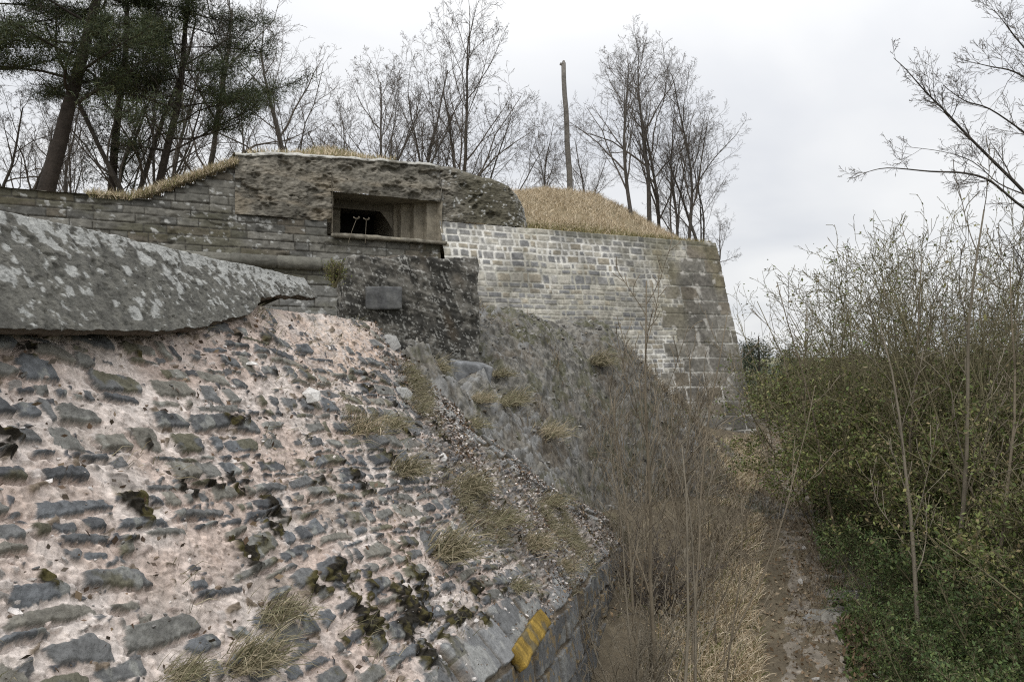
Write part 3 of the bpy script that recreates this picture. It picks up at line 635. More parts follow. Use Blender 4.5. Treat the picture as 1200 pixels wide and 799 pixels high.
cw = mixc(cw, C3(0.17, 0.15, 0.085), stain * 0.55); blot = 0.72 + 0.5 * sstep(0.3, 0.7, 0.5 + 0.5 * fbm(UU * 1.6, ZZ * 1.6, 1331, 5, 0.6)); cw = cw * blot[..., None]
topg = sstep(0.28, 0.0, ztop - ZZ + 0.15 * fbm(UU * 3, ZZ * 2, 135, 3)) * sstep(5.2, 4.2, UU); cw = mixc(cw, C3(0.13, 0.125, 0.085), topg * 0.6)
whq = sstep(0.58, 0.68, 0.5 + 0.5 * fbm(UU * 6, ZZ * 6, 136, 5)) * np.where(isq, 1, 0); whq = whq * sstep(0.10, 0.02, d2); cw = mixc(cw, C3(0.46, 0.44, 0.40), whq * 0.7)
cor = corner(ZZ + E)
PB = np.where((UU >= 0)[..., None], cor + Lv * np.maximum(UU, 0)[..., None], cor + Sv * np.maximum(-UU, 0)[..., None])
nm = np.where((UU > 0.006)[..., None], NF, np.where((UU < -0.006)[..., None], NS, (NF + NS) * 0.62))
PB = PB + nm * hh[..., None]
# wall head: fold the top back
back = PB[-1:] + np.array([-0.1, 0.75, 0.0]); PB = np.concatenate([PB, PB[-1:] + np.array([0, 0.02, 0.012]), back + np.array([0, 0, 0.012])]); cw = np.concatenate([cw, cw[-1:], cw[-1:] * 0.6])
bastion = thing('bastion_wall', 'tall battered bastion wall of small pale stones with dark corner quoins', 'wall')
link('masonry_face', grid_mesh('masonry_face', PB, np.clip(cw, 0.01, 0.8)), M_stone, bastion)

# ================================================================== curtain wall (left) with its half-round cordon
J = np.array([-1.5, 16.9, 0]); Wv2 = np.array([-2, -1, 0.0]); Wv2 /= np.linalg.norm(Wv2); NW = np.array([0.447, -0.894, 0])
def wtop(wd):
    k = np.floor(np.clip((5.75 - wd) / (5.75 - 4.14), 0, 1.0) * 9) / 9
    return 2.96 + 0.80 * k + 0.015 * fbm(wd * 2.2, wd * 0, 7, 2)
wz_ = np.linspace(-1.0, 3.80, 300); ww = np.linspace(0.02, 13.5, 800)
WZ, WW = np.meshgrid(wz_, ww, indexing='ij')
a2, b2 = WW + 0.02 * fbm(WW * 2, WZ * 3, 141, 2), WZ + 0.012 * fbm(WW * 1.5, WZ * 4, 142, 2)
vbc = np.array([-1.3, -1.0, -0.7, -0.42, -0.15, 0.1, 0.36, 0.6, 0.84, 1.08, 1.30, 1.52, 1.72, 1.86, 2.02, 2.17, 2.34, 2.5, 2.66, 2.80, 2.955, 3.12, 3.28, 3.44, 3.60, 3.76, 3.95])
i1, x1, y1, hx1, hy1, _ = masonry(a2, b2, vbc, 143, 0.28, 0.95, -1, 15)
d1 = rbox(a2 - x1, b2 - y1, hx1 - 0.004, hy1 - 0.005, 0.010) + 0.007 * fbm(WW * 14, WZ * 14, 144, 3)
st = sstep(0, 0.008, d1); t1, t2, t3 = (h32(i1, i1 * 0 + k, 9) for k in range(3))
hh = st * (0.010 + 0.022 * t1) + 0.012 * fbm(WW * 9, WZ * 14, 145, 4) - 0.03 * sstep(0.62, 0.75, 0.5 + 0.5 * fbm(WW * 2.5, WZ * 4, 146, 3))
fine = 0.5 + 0.5 * fbm(WW * 10, WZ * 14, 147, 4)
palc = np.array([[0.135, 0.131, 0.115], [0.158, 0.152, 0.132], [0.112, 0.110, 0.10], [0.18, 0.173, 0.152], [0.14, 0.125, 0.10]])
cs = palc[(t2 * 4.99).astype(int)] * (0.65 + 0.7 * fine)[..., None]
cs = mixc(cs, C3(0.20, 0.20, 0.19), (sstep(1.75, 1.6, WZ))[..., None][..., 0] * 0.55)
cs = mixc(cs, C3(0.085, 0.080, 0.045), sstep(0.5, 0.7, 0.5 + 0.5 * fbm(WW * 0.9, WZ * 2.5, 148, 4)) * 0.55)
fl = sstep(0.68, 0.74, 0.5 + 0.5 * fbm(WW * 9, WZ * 12, 149, 4)); cs = mixc(cs, C3(0.42, 0.42, 0.40), fl * 0.8)
cwl = mixc(C3(0.085, 0.08, 0.068), cs, st)
PL = J + Wv2 * WW[..., None] + NW * hh[..., None]; PL[..., 2] = WZ + E
PL = PL + NW * ((2.2 - WZ) * 0.06)[..., None]
keepw = (WZ <= wtop(WW)) & ~((WW < 2.40) & (WZ > 2.52)) & ~((WW < 4.05) & (WZ > 2.88))
curtain = thing('curtain_wall', 'long dark wall of flat weathered stone courses left of the casemate', 'wall')
link('masonry_face', grid_mesh('masonry_face', PL, cwl, keepw), M_stone, curtain)
# wall head behind the face: stepped tops
cap_w = np.linspace(4.1, 13.5, 400); cw2, cdp = np.meshgrid(cap_w, np.linspace(0, 0.8, 8), indexing='ij')
PCp = J + Wv2 * cw2[..., None] - NW * (cdp - 0.03)[..., None]; PCp[..., 2] = wtop(cw2) - 0.02 + E + 0.01 * fbm(cw2 * 7, cdp * 7, 150, 3)
link('wall_head', grid_mesh('wall_head', PCp, mixc(C3(0.10, 0.095, 0.075), C3(0.22, 0.215, 0.19), 0.5 + 0.5 * fbm(cw2 * 5, cdp * 5, 151, 4))), M_stone, curtain)
# cordon
tw = np.linspace(1.95, 13.4, 460); th = np.linspace(-1.75, 1.75, 26); TW, TH = np.meshgrid(tw, th, indexing='ij')
cid_ = np.floor(TW / 0.85); jd = np.abs(TW / 0.85 - np.round(TW / 0.85)) * 0.85
rr = 0.125 + 0.012 * (h32(cid_, cid_ * 0, 12) - 0.5) - 0.03 * np.exp(-(jd / 0.012) ** 2) + 0.008 * fbm(TW * 8, TH * 3, 152, 3)
PCo = J + Wv2 * TW[..., None] + NW * (0.06 + rr * np.cos(TH))[..., None]; PCo[..., 2] = 1.93 + rr * np.sin(TH) + E
ccd = mixc(C3(0.11, 0.105, 0.09), C3(0.20, 0.195, 0.165), 0.5 + 0.5 * fbm(TW * 4, TH * 1.5, 153, 5)); ccd = ccd * (0.8 + 0.4 * h32(cid_, cid_ * 0 + 1, 12))[..., None]
link('cordon', grid_mesh('cordon', PCo, ccd), M_stone, curtain)

# ================================================================== casemate
case = thing('casemate', 'concrete gun casemate with a wide dark embrasure set into the old wall', 'bunker')
# plan: w=4.14 ... 0 straight, then along the bastion, curving back
plan = []
for wd in np.linspace(4.16, 0, 180): plan.append(J + Wv2 * wd + NW * 0.07)
fwd = -Lv; p = plan[-1].copy(); hd = math.atan2(fwd[1], fwd[0])
L_tot = 0
while L_tot < 4.2:
    ds_ = 0.023
    if L_tot > 1.55: hd += ds_ / 0.75 if hd < math.radians(112) else 0
    p = p + np.array([math.cos(hd), math.sin(hd), 0]) * ds_; plan.append(p.copy()); L_tot += ds_
plan = np.array(plan); ns_ = len(plan)
arc = np.concatenate([[0], np.cumsum(np.linalg.norm(np.diff(plan, axis=0), axis=1))]); wq = 4.16 - arc
tan = np.gradient(plan, axis=0); tan /= np.linalg.norm(tan, axis=1)[:, None]; pnrm = np.stack([tan[:, 1], -tan[:, 0], tan[:, 0] * 0], 1)
zb = np.where(wq > 2.32, 2.80, np.where(wq > -0.02, 2.47, 3.005))
zt = np.interp(-wq, [-4.16, -3.4, -2, -0.3, 0.4, 1.1, 1.7, 2.1, 2.6, 3.4], [4.02, 4.10, 4.20, 4.27, 4.25, 4.17, 4.08, 3.98, 3.9, 3.8]) + 0.025 * fbm(wq * 3, wq * 0, 8, 3)
nf, nr = 170, 60
vz = np.concatenate([np.linspace(0, 1, nf), 1 + np.linspace(0.02, 1, nr)])
Wq, Vz = np.meshgrid(wq, vz, indexing='ij')
rad = np.interp(-Wq, [-4.2, 0, 0.8, 1.6, 2.4], [0.12, 0.15, 0.3, 0.45, 0.5])
f = np.minimum(Vz, 1); roof = np.maximum(Vz - 1, 0)
zfull = zb[:, None] + (zt - zb)[:, None] * f
dz_ = np.clip((zfull - (zt[:, None] - rad)) / rad, 0, 1)                  # rounded shoulder
inset = rad * (1 - np.sqrt(np.maximum(1 - dz_ ** 2, 0)))
zf_ = zfull - 0.10 * rad * dz_ ** 4
lean = (zfull - 2.5) * 0.10
rdist = roof * 2.2
Pcs = plan[:, None, :] - pnrm[:, None, :] * (inset + lean + rdist)[..., None]
Pcs[..., 2] = zf_ + roof * 0.15 + E
slab_edge = (zfull > zt[:, None] - 0.10) & (Vz <= 1) & (Wq > 0.1)
n1 = fbm(Wq * 1.6, zfull * 2.2 + roof * 4, 161, 5); n2 = fbm(Wq * 9, zfull * 9 + roof * 9, 162, 5)
pit = sstep(0.22, 0.42, fbm(Wq * 3.4 + 7, zfull * 5, 163, 4)); n4 = fbm(Wq * 24, zfull * 24 + roof * 24, 1631, 4, 0.65)
hh = 0.06 * n1 + 0.035 * n2 + 0.022 * n4 - 0.07 * pit * (Vz <= 1) + 0.05 * slab_edge
Pcs = Pcs + pnrm[:, None, :] * (hh * np.where(roof > 0, 0.3, 1))[..., None]; Pcs[..., 2] += np.where(roof > 0, hh * 0.5, 0)
fin = np.clip(0.5 + 0.45 * n2 + 0.5 * n4, 0, 1)
cca = mixc(C3(0.095, 0.088, 0.072), C3(0.27, 0.248, 0.205), fin)
cca = mixc(cca, C3(0.095, 0.088, 0.072), sstep(0.45, 0.7, 0.5 + 0.5 * fbm(Wq * 1.2, zfull * 2.4, 164, 4)) * 0.8)
cca = mixc(cca, C3(0.085, 0.078, 0.052), sstep(-0.1, -0.9, Wq) * 0.75)
cca = mixc(cca, C3(0.28, 0.24, 0.18), sstep(0.5, 0.65, 0.5 + 0.5 * fbm(Wq * 0.9 + 3, zfull * 3.5, 165, 3)) * sstep(-0.2, 0.5, Wq) * sstep(3.9, 3.5, zfull) * 0.6)
wh = np.maximum(sstep(zt[:, None] - 0.13, zt[:, None] - 0.05, zfull + 0.05 * n2) * sstep(-0.4, 0.1, Wq) * (Vz <= 1.1) * sstep(0.3, 0.45, 0.55 + 0.5 * n1), 0)
cca = mixc(cca, C3(0.52, 0.51, 0.47), wh * 0.8)
spk = sstep(0.70, 0.75, 0.5 + 0.5 * fbm(Wq * 17, zfull * 17 + roof * 17, 166, 3)) * sstep(0.4, -0.4, Wq); cca = mixc(cca, C3(0.48, 0.48, 0.46), spk * 0.85)
ends = sstep(-1.75, -2.1, Wq) * sstep(3.95, 3.8, zfull) * (fin > 0.5); cca = mixc(cca, C3(0.36, 0.355, 0.34), ends * 0.6)
OPZ0, OPZ1, OPW0, OPW1 = 2.56, 3.40, 0.02, 2.30
hole = (Wq > OPW0) & (Wq < OPW1) & (zfull > OPZ0 + 0.03 * fbm(Wq * 4, Wq * 0, 3, 3)) & (zfull < OPZ1 + 0.03 * fbm(Wq * 5, Wq * 0, 4, 3)) & (Vz <= 1)
link('concrete_shell', grid_mesh('concrete_shell', Pcs.transpose(1, 0, 2), np.clip(cca, .01, .8).transpose(1, 0, 2), (~hole).T), M_conc, case)
# embrasure: floor, soffit, left jamb, stepped splay on the right, dark chamber beyond
def wpos(wd, dep, z): 
    q = J + Wv2 * wd - NW * dep; return np.array([q[0], q[1], z + E])
def sheet(name, path, z0, z1, colr, mat, parent, amp=0.012, nz_s=60):
    """vertical sheet along a (w, depth) path"""
    path = np.array(path, float); sg = np.concatenate([[0], np.cumsum(np.hypot(*np.diff(path, axis=0).T))])
    s_ = np.unique(np.concatenate([np.linspace(0, sg[-1], max(8, int(sg[-1] / 0.03))), sg])); zz_ = np.linspace(z0, z1, max(6, int((z1 - z0) / 0.03)))
    wv, dvv = np.interp(s_, sg, path[:, 0]), np.interp(s_, sg, path[:, 1])
    P = np.array([[wpos(a, b, z) for z in zz_] for a, b in zip(wv, dvv)])
    nn_ = n3(P * 6, 21, 3); P[..., 0] += nn_ * amp; P[..., 1] += nn_ * amp
    c_ = np.array(colr) * (0.8 + 0.5 * (0.5 + 0.5 * n3(P * 5, 23, 4)))[..., None]
    return link(name, grid_mesh(name, P, c_), mat, parent)
conc = (0.17, 0.152, 0.118)
emb = link('embrasure', bpy.data.meshes.new('embrasure'), M_conc, case)
def slabz_(name, w0, w1, d0, d1, z, colr, parent):
    aa, dd2 = np.meshgrid(np.linspace(w0, w1, 60), np.linspace(d0, d1, 40), indexing='ij')
    P = J + Wv2 * aa[..., None] - NW * dd2[..., None]; P[..., 2] = z + E + 0.015 * fbm(aa * 5, dd2 * 5, 31, 4)
    c_ = np.array(colr) * (0.75 + 0.5 * (0.5 + 0.5 * fbm(aa * 6, dd2 * 6, 32, 4)))[..., None]
    return link(name, grid_mesh(name, P, c_), M_conc, parent)
bpy.data.objects.remove(emb)
sill_lip = link('sill_lip', rough_box('sill_lip', (2.45, 0.12, 0.08), 90, 0.018, 6, 61, stone_col((0.21, 0.19, 0.15), (0.30, 0.28, 0.23), 0.6), 0.3), M_conc, case); sill_lip.location = wpos(1.14, -0.10, 2.52); sill_lip.rotation_euler = (0, 0, math.atan2(1, 2))
slabz_('sill', 2.36, -0.05, -0.10, 2.2, OPZ0 + 0.0, (0.22, 0.20, 0.16), case)
slabz_('soffit', 2.36, -0.05, -0.02, 2.2, OPZ1 + 0.0, conc, case)
sheet('jamb', [(OPW1 + 0.02, -0.08), (OPW1 - 0.04, 0.9), (1.9, 1.0), (1.9, 2.2)], OPZ0, OPZ1, conc, M_conc, case)
sheet('jamb', [(0.0, -0.06), (0.06, 0.16), (0.26, 0.16), (0.28, 0.36), (0.48, 0.36), (0.50, 0.56), (0.70, 0.56), (0.72, 0.74), (0.80, 0.76), (0.80, 2.2)], OPZ0, OPZ1, (0.23, 0.205, 0.16), M_conc, case)
# curved inner cheek
ca_, cz_ = [], []
cheek = np.array([[wpos(0.72 + 0.42 * (1 - math.sqrt(max(0, 1 - ((z - OPZ0) / 0.85 - 0.0) ** 2))) * 0 + 0.55 * ((z - OPZ0) / 0.85) ** 1.8 - (0.0 if k == 0 else 0.75), 0.80 + 0.01 * k, z) for k in range(2)] for z in np.linspace(OPZ0, OPZ1, 24)])
link('curved_cheek', grid_mesh('curved_cheek', cheek, np.ones((24, 2, 3)) * np.array([0.19, 0.17, 0.135])), M_conc, case)
lint = np.array([[wpos(wd, 0.80, z) for z in (OPZ1 - 0.16, OPZ1)] for wd in np.linspace(2.3, 0.7, 30)]); link('lintel', grid_mesh('lintel', lint, np.ones((30, 2, 3)) * np.array([0.13, 0.115, 0.09])), M_conc, case)
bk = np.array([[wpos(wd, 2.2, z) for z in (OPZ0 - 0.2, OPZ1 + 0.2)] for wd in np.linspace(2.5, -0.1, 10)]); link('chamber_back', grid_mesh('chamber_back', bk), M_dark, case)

# ================================================================== dark stone pier in the middle
def pier_col(X, nz_):
    t_ = sstep(-0.25, 0.25, n3(X * 9, 41, 4)); c = mixc(C3(0.052, 0.050, 0.044), C3(0.165, 0.156, 0.136), t_)
    rowm = sstep(0.03, 0.10, np.abs((X[:, 2] / 0.19) % 1 - 0.5) * 0.19); c = c * (0.75 + 0.25 * rowm)[:, None]
    k2 = sstep(0.34, 0.42, n3(X * 46, 43, 2)); c = mixc(c, C3(0.34, 0.335, 0.31), k2 * 0.7)
    k3 = sstep(0.10, 0.35, n3(X * 2.0, 44, 3)); return mixc(c, C3(0.10, 0.075, 0.048), k3 * 0.4)
pier = thing('stone_pier', 'squat dark rough pier of lichen-speckled rubble masonry beside the pale wall', 'pier')
pa, pb = at(403, 300, 9.5), at(563, 300, 9.95)
pd = (pb - pa); pd.z = 0; pw = pd.length; pdn = pd.normalized(); pbk = Vector((-pdn.y, pdn.x, 0))
pc_ = (pa + pb) / 2 + pbk * 0.65; yaw = math.atan2(pdn.y, pdn.x)
b1 = link('rubble_core', rough_box('rubble_core', (pw, 1.3, 2.1), 260, 0.045, 10, 42, pier_col, 0.07), M_conc, pier)
b1.location = (pc_.x, pc_.y, E + 1.30 - 1.05); b1.rotation_euler = (0, 0, yaw)
gst = stone_col((0.085, 0.086, 0.086), (0.19, 0.19, 0.18), 0.4)
def block(name, px, py, Y, size, parent, seed, colf, rot=(0, 0, 0), mat=None):
    o = link(name, rough_box(name, size, 22, 0.012, 6, seed, colf, 0.12), mat or M_stone, parent)
    o.location = at(px, py, Y); o.rotation_euler = rot; return o
block('dressed_block', 449, 350, 9.66, (0.43, 0.3, 0.27), pier, 51, gst, (0, 0, yaw))
block('dressed_block', 550, 442, 9.70, (0.44, 0.5, 0.36), pier, 53, stone_col((0.19, 0.195, 0.20), (0.27, 0.27, 0.27), 0.4), (0.1, 0.12, yaw))

# ================================================================== earth behind the walls
hu, hwd = np.meshgrid(np.concatenate([np.linspace(-0.0, 12, 170), np.linspace(12.3, 40, 50)]), np.concatenate([np.linspace(0, 8, 110), np.linspace(8.4, 60, 60)]), indexing='ij')
def hill_h(u, wd):
    # u from the corner leftwards, wd behind the wall head
    prof_ = np.interp(u, [0, 0.25, 1.2, 2.3, 3.6, 5, 5.7, 8.5, 10.5, 11.8, 13.5, 40], [0.0, 0.10, 0.75, 1.30, 1.72, 1.72, 1.6, 1.2, 1.0, 0.85, 0.0, 0.0])
    ramp_ = sstep(-0.6, 4.2, wd)
    void_ = sstep(5.9, 7.1, u) * sstep(12.4, 12.2, u) * sstep(3.3, 2.5, wd)
    return 2.96 - 0.03 + prof_ * (ramp_ * 1.07 - 0.03) * (1 - void_) - 0.6 * void_ + 0.07 * fbm(u * 0.9, wd * 0.9, 171, 4) * sstep(0, 1.5, wd)
def hill_xy(u, wd):
    uu_ = np.asarray(u)[..., None]; wd_ = np.asarray(wd)[..., None]
    k = np.clip(uu_, 0, 7.63); l = np.clip(uu_ - 7.63, 0, 100)
    return CT * np.array([1, 1, 0]) + Lv * k + Wv2 * l + np.array([-0.05, 0.06, 0]) + Sv * wd_
PH = hill_xy(hu, hwd); PH[..., 2] = hill_h(hu, hwd) + E
hc = mixc(C3(0.16, 0.13, 0.08), C3(0.27, 0.22, 0.14), 0.5 + 0.5 * fbm(hu * 2, hwd * 2, 172, 4))
kind(link('hill', grid_mesh('hill', PH, hc), M_ground), 'structure')

# ================================================================== grasses (stuff)
DRY = [(0.56, 0.47, 0.33), (0.48, 0.39, 0.27), (0.64, 0.55, 0.41), (0.42, 0.34, 0.22)]
DRYG = DRY + [(0.24, 0.22, 0.10), (0.20, 0.19, 0.08)]
rng = np.random.default_rng(1)
n = 60000
u_ = rng.uniform(0.05, 8.2, n); wd = rng.uniform(0, 1, n) ** 1.3 * 6.5; zz_ = hill_h(u_, wd)
k_ok = (zz_ > 2.75) & (fbm(u_ * 1.3, wd * 1.3, 177, 3) + rng.uniform(-0.3, 0.5, n) > 0); u_, wd, zz_ = u_[k_ok], wd[k_ok], zz_[k_ok]; n = len(u_)
gp = hill_xy(u_, wd); gp[:, 2] = zz_ + E
cg = pick(rng, DRY, n); gr = rng.random(n) < sstep(1.1, 0.1, wd) * 0.75; cg[gr] = pick(rng, [(0.16, 0.155, 0.06), (0.20, 0.18, 0.08), (0.28, 0.23, 0.11)], gr.sum())
kind(link('dry_grass', blades('dry_grass', gp, 0.19, 0.011, cg, rng, 1.3), M_blade), 'stuff')
# grass hump on the casemate roof and the sloping bank to its left
n = 14000; a = rng.uniform(0.9, 3.9, n); dep = rng.uniform(0.25, 2.1, n)
hump = 0.30 * np.exp(-((a - 2.2) / 0.75) ** 2) * sstep(0.2, 0.9, dep)
okk = rng.random(n) < 0.25 + 2.5 * hump; a, dep, hump = a[okk], dep[okk], hump[okk]
gp = J + Wv2 * a[:, None] - NW * dep[:, None]; gp[:, 2] = np.interp(-a, [-4.16, -3.4, -2, -0.3], [4.02, 4.10, 4.20, 4.27]) + 0.02 + hump * rng.uniform(0.2, 1, len(a)) + E
kind(link('roof_grass', blades('roof_grass', gp, 0.13, 0.010, pick(rng, DRYG, len(a)), rng, 0.9), M_blade), 'stuff')
hg, hd_ = np.meshgrid(np.linspace(0.9, 3.7, 60), np.linspace(0.22, 2.2, 30), indexing='ij')
ph = J + Wv2 * hg[..., None] - NW * hd_[..., None]; ph[..., 2] = E + np.interp(-hg, [-4.16, -3.4, -2, -0.3], [4.02, 4.10, 4.20, 4.27]) - 0.06 + 0.34 * np.exp(-((hg - 2.2) / 0.75) ** 2) * sstep(0.2, 0.9, hd_)
kind(link('roof_soil', grid_mesh('roof_soil', ph, np.ones(ph.shape) * np.array([0.2, 0.165, 0.095])), M_ground), 'stuff')
n = 9000; a = rng.uniform(4.1, 6.6, n); dep = rng.uniform(-0.03, 0.6, n)
gp = J + Wv2 * a[:, None] - NW * dep[:, None]; gp[:, 2] = np.maximum(wtop(a), 2.96 + 0.84 * np.clip((5.95 - a) / 1.75, 0, 1)) + E - 0.02 - rng.uniform(0, 0.06, n)
kind(link('bank_grass', blades('bank_grass', gp, 0.16, 0.010, pick(rng, DRYG, n), rng, 0.9), M_blade), 'stuff')
# verge of the path
n = 46000; y_ = rng.uniform(4.5, 20, n); y_ = 4.5 + (y_ - 4.5) * rng.uniform(0.3, 1, n)
e = 0.16 + np.abs(rng.normal(0, 0.5, n)); patch = fbm(y_ * 0.9, e * 1.5, 181, 3)
ok = patch + rng.uniform(-0.25, 0.35, n) > 0.0
y_, e = y_[ok], e[ok]; x_ = pathx(y_) - 0.40 - e
gp = np.stack([x_, y_, np.maximum(gz(x_, y_), np.where((y_ < 17) & (x_ < 5), mound_z(x_, y_), -9))], 1)
kind(link('verge_grass', blades('verge_grass', gp, 0.16, 0.007, pick(rng, DRY + [(0.30, 0.22, 0.13), (0.12, 0.13, 0.04)], len(y_)), rng, 1.6), M_blade), 'stuff')
n = 26000; y_ = rng.uniform(4.0, 19, n); e = 0.26 + np.abs(rng.normal(0, 0.45, n)); x_ = pathx(y_) + e
gp = np.stack([x_, y_, gz(x_, y_)], 1)
kind(link('ground_cover', leaves('ground_cover', gp + np.array([0, 0, 0.02]), 0.055, pick(rng, [(0.16, 0.11, 0.065), (0.08, 0.11, 0.032), (0.06, 0.09, 0.028), (0.10, 0.085, 0.05), (0.075, 0.10, 0.03)], n, 0.35), rng, 0.6), M_leaf), 'stuff')
n = 9000; y_ = rng.uniform(3.5, 20, n); x_ = pathx(y_) + rng.normal(0, 0.42, n)
gp = np.stack([x_, y_, gz(x_, y_) + 0.012], 1)
kind(link('leaf_litter', leaves('leaf_litter', gp, 0.045, pick(rng, [(0.20, 0.14, 0.085), (0.13, 0.095, 0.06), (0.28, 0.22, 0.15)], n, 0.3), rng, 0.6, 0.0), M_leaf), 'stuff')

# ================================================================== woody plants
def grow(rnd, p, d, L, r, lv, cfg, out):
    n = cfg['pts'][lv]; P = [p.copy()]; R = [r]; D = d.copy(); st_ = L / (n - 1); dirs = [D.copy()]
    for i in range(1, n):
        D = D + Vector((rnd.gauss(0, 1), rnd.gauss(0, 1), rnd.gauss(0, 1))) * cfg['wander'][lv] + Vector((0, 0, cfg['up'][lv])); D.normalize()
        P.append(P[-1] + D * st_); R.append(max(cfg.get('rmin', 0.003), r * (1 - (1 - cfg['taper'][lv]) * i / (n - 1)))); dirs.append(D.copy())
    out[min(lv, len(out) - 1)].append((P, R))
    if lv + 1 >= len(cfg['pts']): return
    k = cfg['n'][lv]; k = rnd.randint(int(k * 0.75), int(k * 1.25) + 1) if k > 2 else k
    az = rnd.uniform(0, 6.28)
    for j in range(k):
        t = cfg['t0'][lv] + (1 - cfg['t0'][lv]) * ((j + rnd.random()) / k)
        f = t * (n - 1); i = min(int(f), n - 2); q = P[i].lerp(P[i + 1], f - i); dd = dirs[i + 1]
        az += 2.4 + rnd.uniform(-0.5, 0.5); an = cfg['ang'][lv] * rnd.uniform(0.65, 1.25)
        o1_ = dd.orthogonal().normalized(); o2_ = dd.cross(o1_)
        nd = (dd * math.cos(an) + (o1_ * math.cos(az) + o2_ * math.sin(az)) * math.sin(an)).normalized()
        rr_ = R[i] * cfg['rr'][lv] * rnd.uniform(0.7, 1.1)
        grow(rnd, q, nd, L * cfg['len'][lv] * (1.15 - 0.65 * t * cfg.get('cone', 1)) * rnd.uniform(0.7, 1.2), max(rr_, cfg.get('rmin', 0.003)), lv + 1, cfg, out)
BARE = dict(pts=[9, 7, 6, 5, 4], wander=[0.07, 0.12, 0.16, 0.20, 0.22], up=[0.03, 0.06, 0.05, 0.03, 0.02], taper=[0.25, 0.25, 0.3, 0.4, 0.6],
            n=[11, 7, 5, 4], t0=[0.25, 0.2, 0.2, 0.15], ang=[0.65, 0.65, 0.7, 0.75], rr=[0.5, 0.55, 0.55, 0.6], len=[0.52, 0.5, 0.48, 0.5], rmin=0.0032)
def bare_tree(seed, label, H=7.0, r=0.10, stems=1, cfg=BARE, mat=M_bark_grey, group=None, lean=0.0, over=None, name='bare_tree', cat='tree'):
    c = dict(cfg); c.update(over or {}); rnd = random.Random(seed); out = [[], []]
    for s_ in range(stems):
        d = Vector((rnd.gauss(0, 0.05 + 0.20 * (stems > 1)) + lean, rnd.gauss(0, 0.05 + 0.16 * (stems > 1)), 1)).normalized()
        grow(rnd, Vector((rnd.uniform(-.15, .15) * (stems > 1), rnd.uniform(-.15, .15) * (stems > 1), -0.25)), d, H * rnd.uniform(0.8, 1.0) * (1 if s_ == 0 else rnd.uniform(0.7, 1)), r * (1 if s_ == 0 else rnd.uniform(0.5, 0.9)), 0, c, out)
    t = thing(name, label, cat, (0, 0, 0), group)
    link('trunk', tubes('trunk', out[0]), mat, t); link('crown', tubes('crown', out[1]), M_twig_dark if mat is M_bark_grey else mat, t)
    return t
HG = 'bare trees on the ramparts'
prot = [bare_tree(11, 'x', 7.5, 0.10, 1, group=HG), bare_tree(12, 'x', 7.5, 0.085, 3, group=HG), bare_tree(13, 'x', 7.0, 0.09, 2, group=HG, over=dict(wander=[0.12, 0.16, 0.2, 0.24, 0.25])),
        bare_tree(14, 'x', 7.5, 0.075, 1, group=HG, over=dict(n=[15, 6, 5, 4], ang=[0.5, 0.55, 0.7, 0.8], t0=[0.2, 0.2, 0.2, 0.2])),
        bare_tree(15, 'x', 6.5, 0.07, 4, group=HG, over=dict(n=[8, 6, 5, 4], ang=[0.5, 0.6, 0.7, 0.8]))]
used = set()
def hz(x, y):
    # height of the fill behind the walls
    return 2.9 + E
def put(i, px, Y, basez, toppy, label, rz=0.0, tilt=(0, 0), hp=7.3):
    """proto i at picture column px, distance Y, with its top near picture row toppy"""
    z0 = basez + E; top = at(px, toppy, Y).z; s_ = (top - z0) / hp; x = at(px, 300, Y).x
    loc = (x, Y, z0)
    src = prot[i]
    if i not in used:
        used.add(i); src.location = loc; src.rotation_euler = (tilt[0], tilt[1], rz); src.scale = (s_, s_, s_); src['label'] = label; return src
    return dup(src, loc, rz, s_, label, tilt=tilt)
# (proto, px, depth, base rel z, top row, label)
put(2, 8, 19, 2.6, 20, 'crooked bare tree at the far left behind the dark stone wall', 0.4)
put(4, 70, 24, 2.6, 60, 'thin bare tree glimpsed between the two leaning pine trunks', 1.2)
put(1, 135, 21, 2.6, -60, 'many-stemmed bare tree with dark straight stems beside the pines', 2.6)
put(3, 200, 25, 2.6, 0, 'slender bare tree seen through the right side of the pine crowns', 0.7)
put(0, 240, 24, 2.6, -20, 'bare tree whose fine branches spread right from the pines', 4.2, (0, 0.12))
put(4, 300, 27, 2.6, 70, 'low twiggy tree above the sloping grass bank left of the casemate', 2.2)
put(0, 352, 25, 2.9, 22, 'bare tree standing tallest over the left half of the casemate roof', 1.0)
put(1, 395, 27, 2.9, 40, 'bushy bare tree behind the grass hump on the casemate roof', 3.3)
put(2, 425, 24, 2.9, 62, 'crooked bare tree just right of the casemate grass hump', 5.0)
put(3, 462, 26, 2.9, 40, 'thin bare tree in the middle of the group behind the casemate', 2.0)
put(4, 490, 25, 2.9, 30, 'forked bare tree behind the right end of the casemate roof', 0.3)
put(3, 528, 24, 2.9, 2, 'tallest bare tree over the casemate with seed clusters at its top', 5.1)
put(1, 560, 26, 2.9, 60, 'spreading bare tree at the right edge of the group behind the casemate', 0.9, (0, 0.1))
put(4, 634, 22.5, 4.35, 122, 'small bare tree on the grass mound just left of the wooden pole', 0.0)
put(2, 606, 27, 3.6, 150, 'wispy shrub-like tree left of the grass mound', 1.5)
put(4, 692, 27, 4.0, 135, 'small rounded bare tree behind the mound right of the pole', 2.4)
put(3, 744, 21.6, 3.6, 22, 'tall slim bare tree, leftmost of the cluster at the bastion corner', 1.4)
put(0, 762, 22.6, 3.6, 40, 'bare tree leaning right beside the slimmest corner tree', 0.2, (0, 0.10))
put(4, 790, 22.4, 3.3, 95, 'multi-stemmed bare tree in the middle of the corner cluster', 1.1)
put(3, 806, 21.9, 3.1, 65, 'bare tree near the bastion corner with upswept branches', 3.9, (0, 0.05))
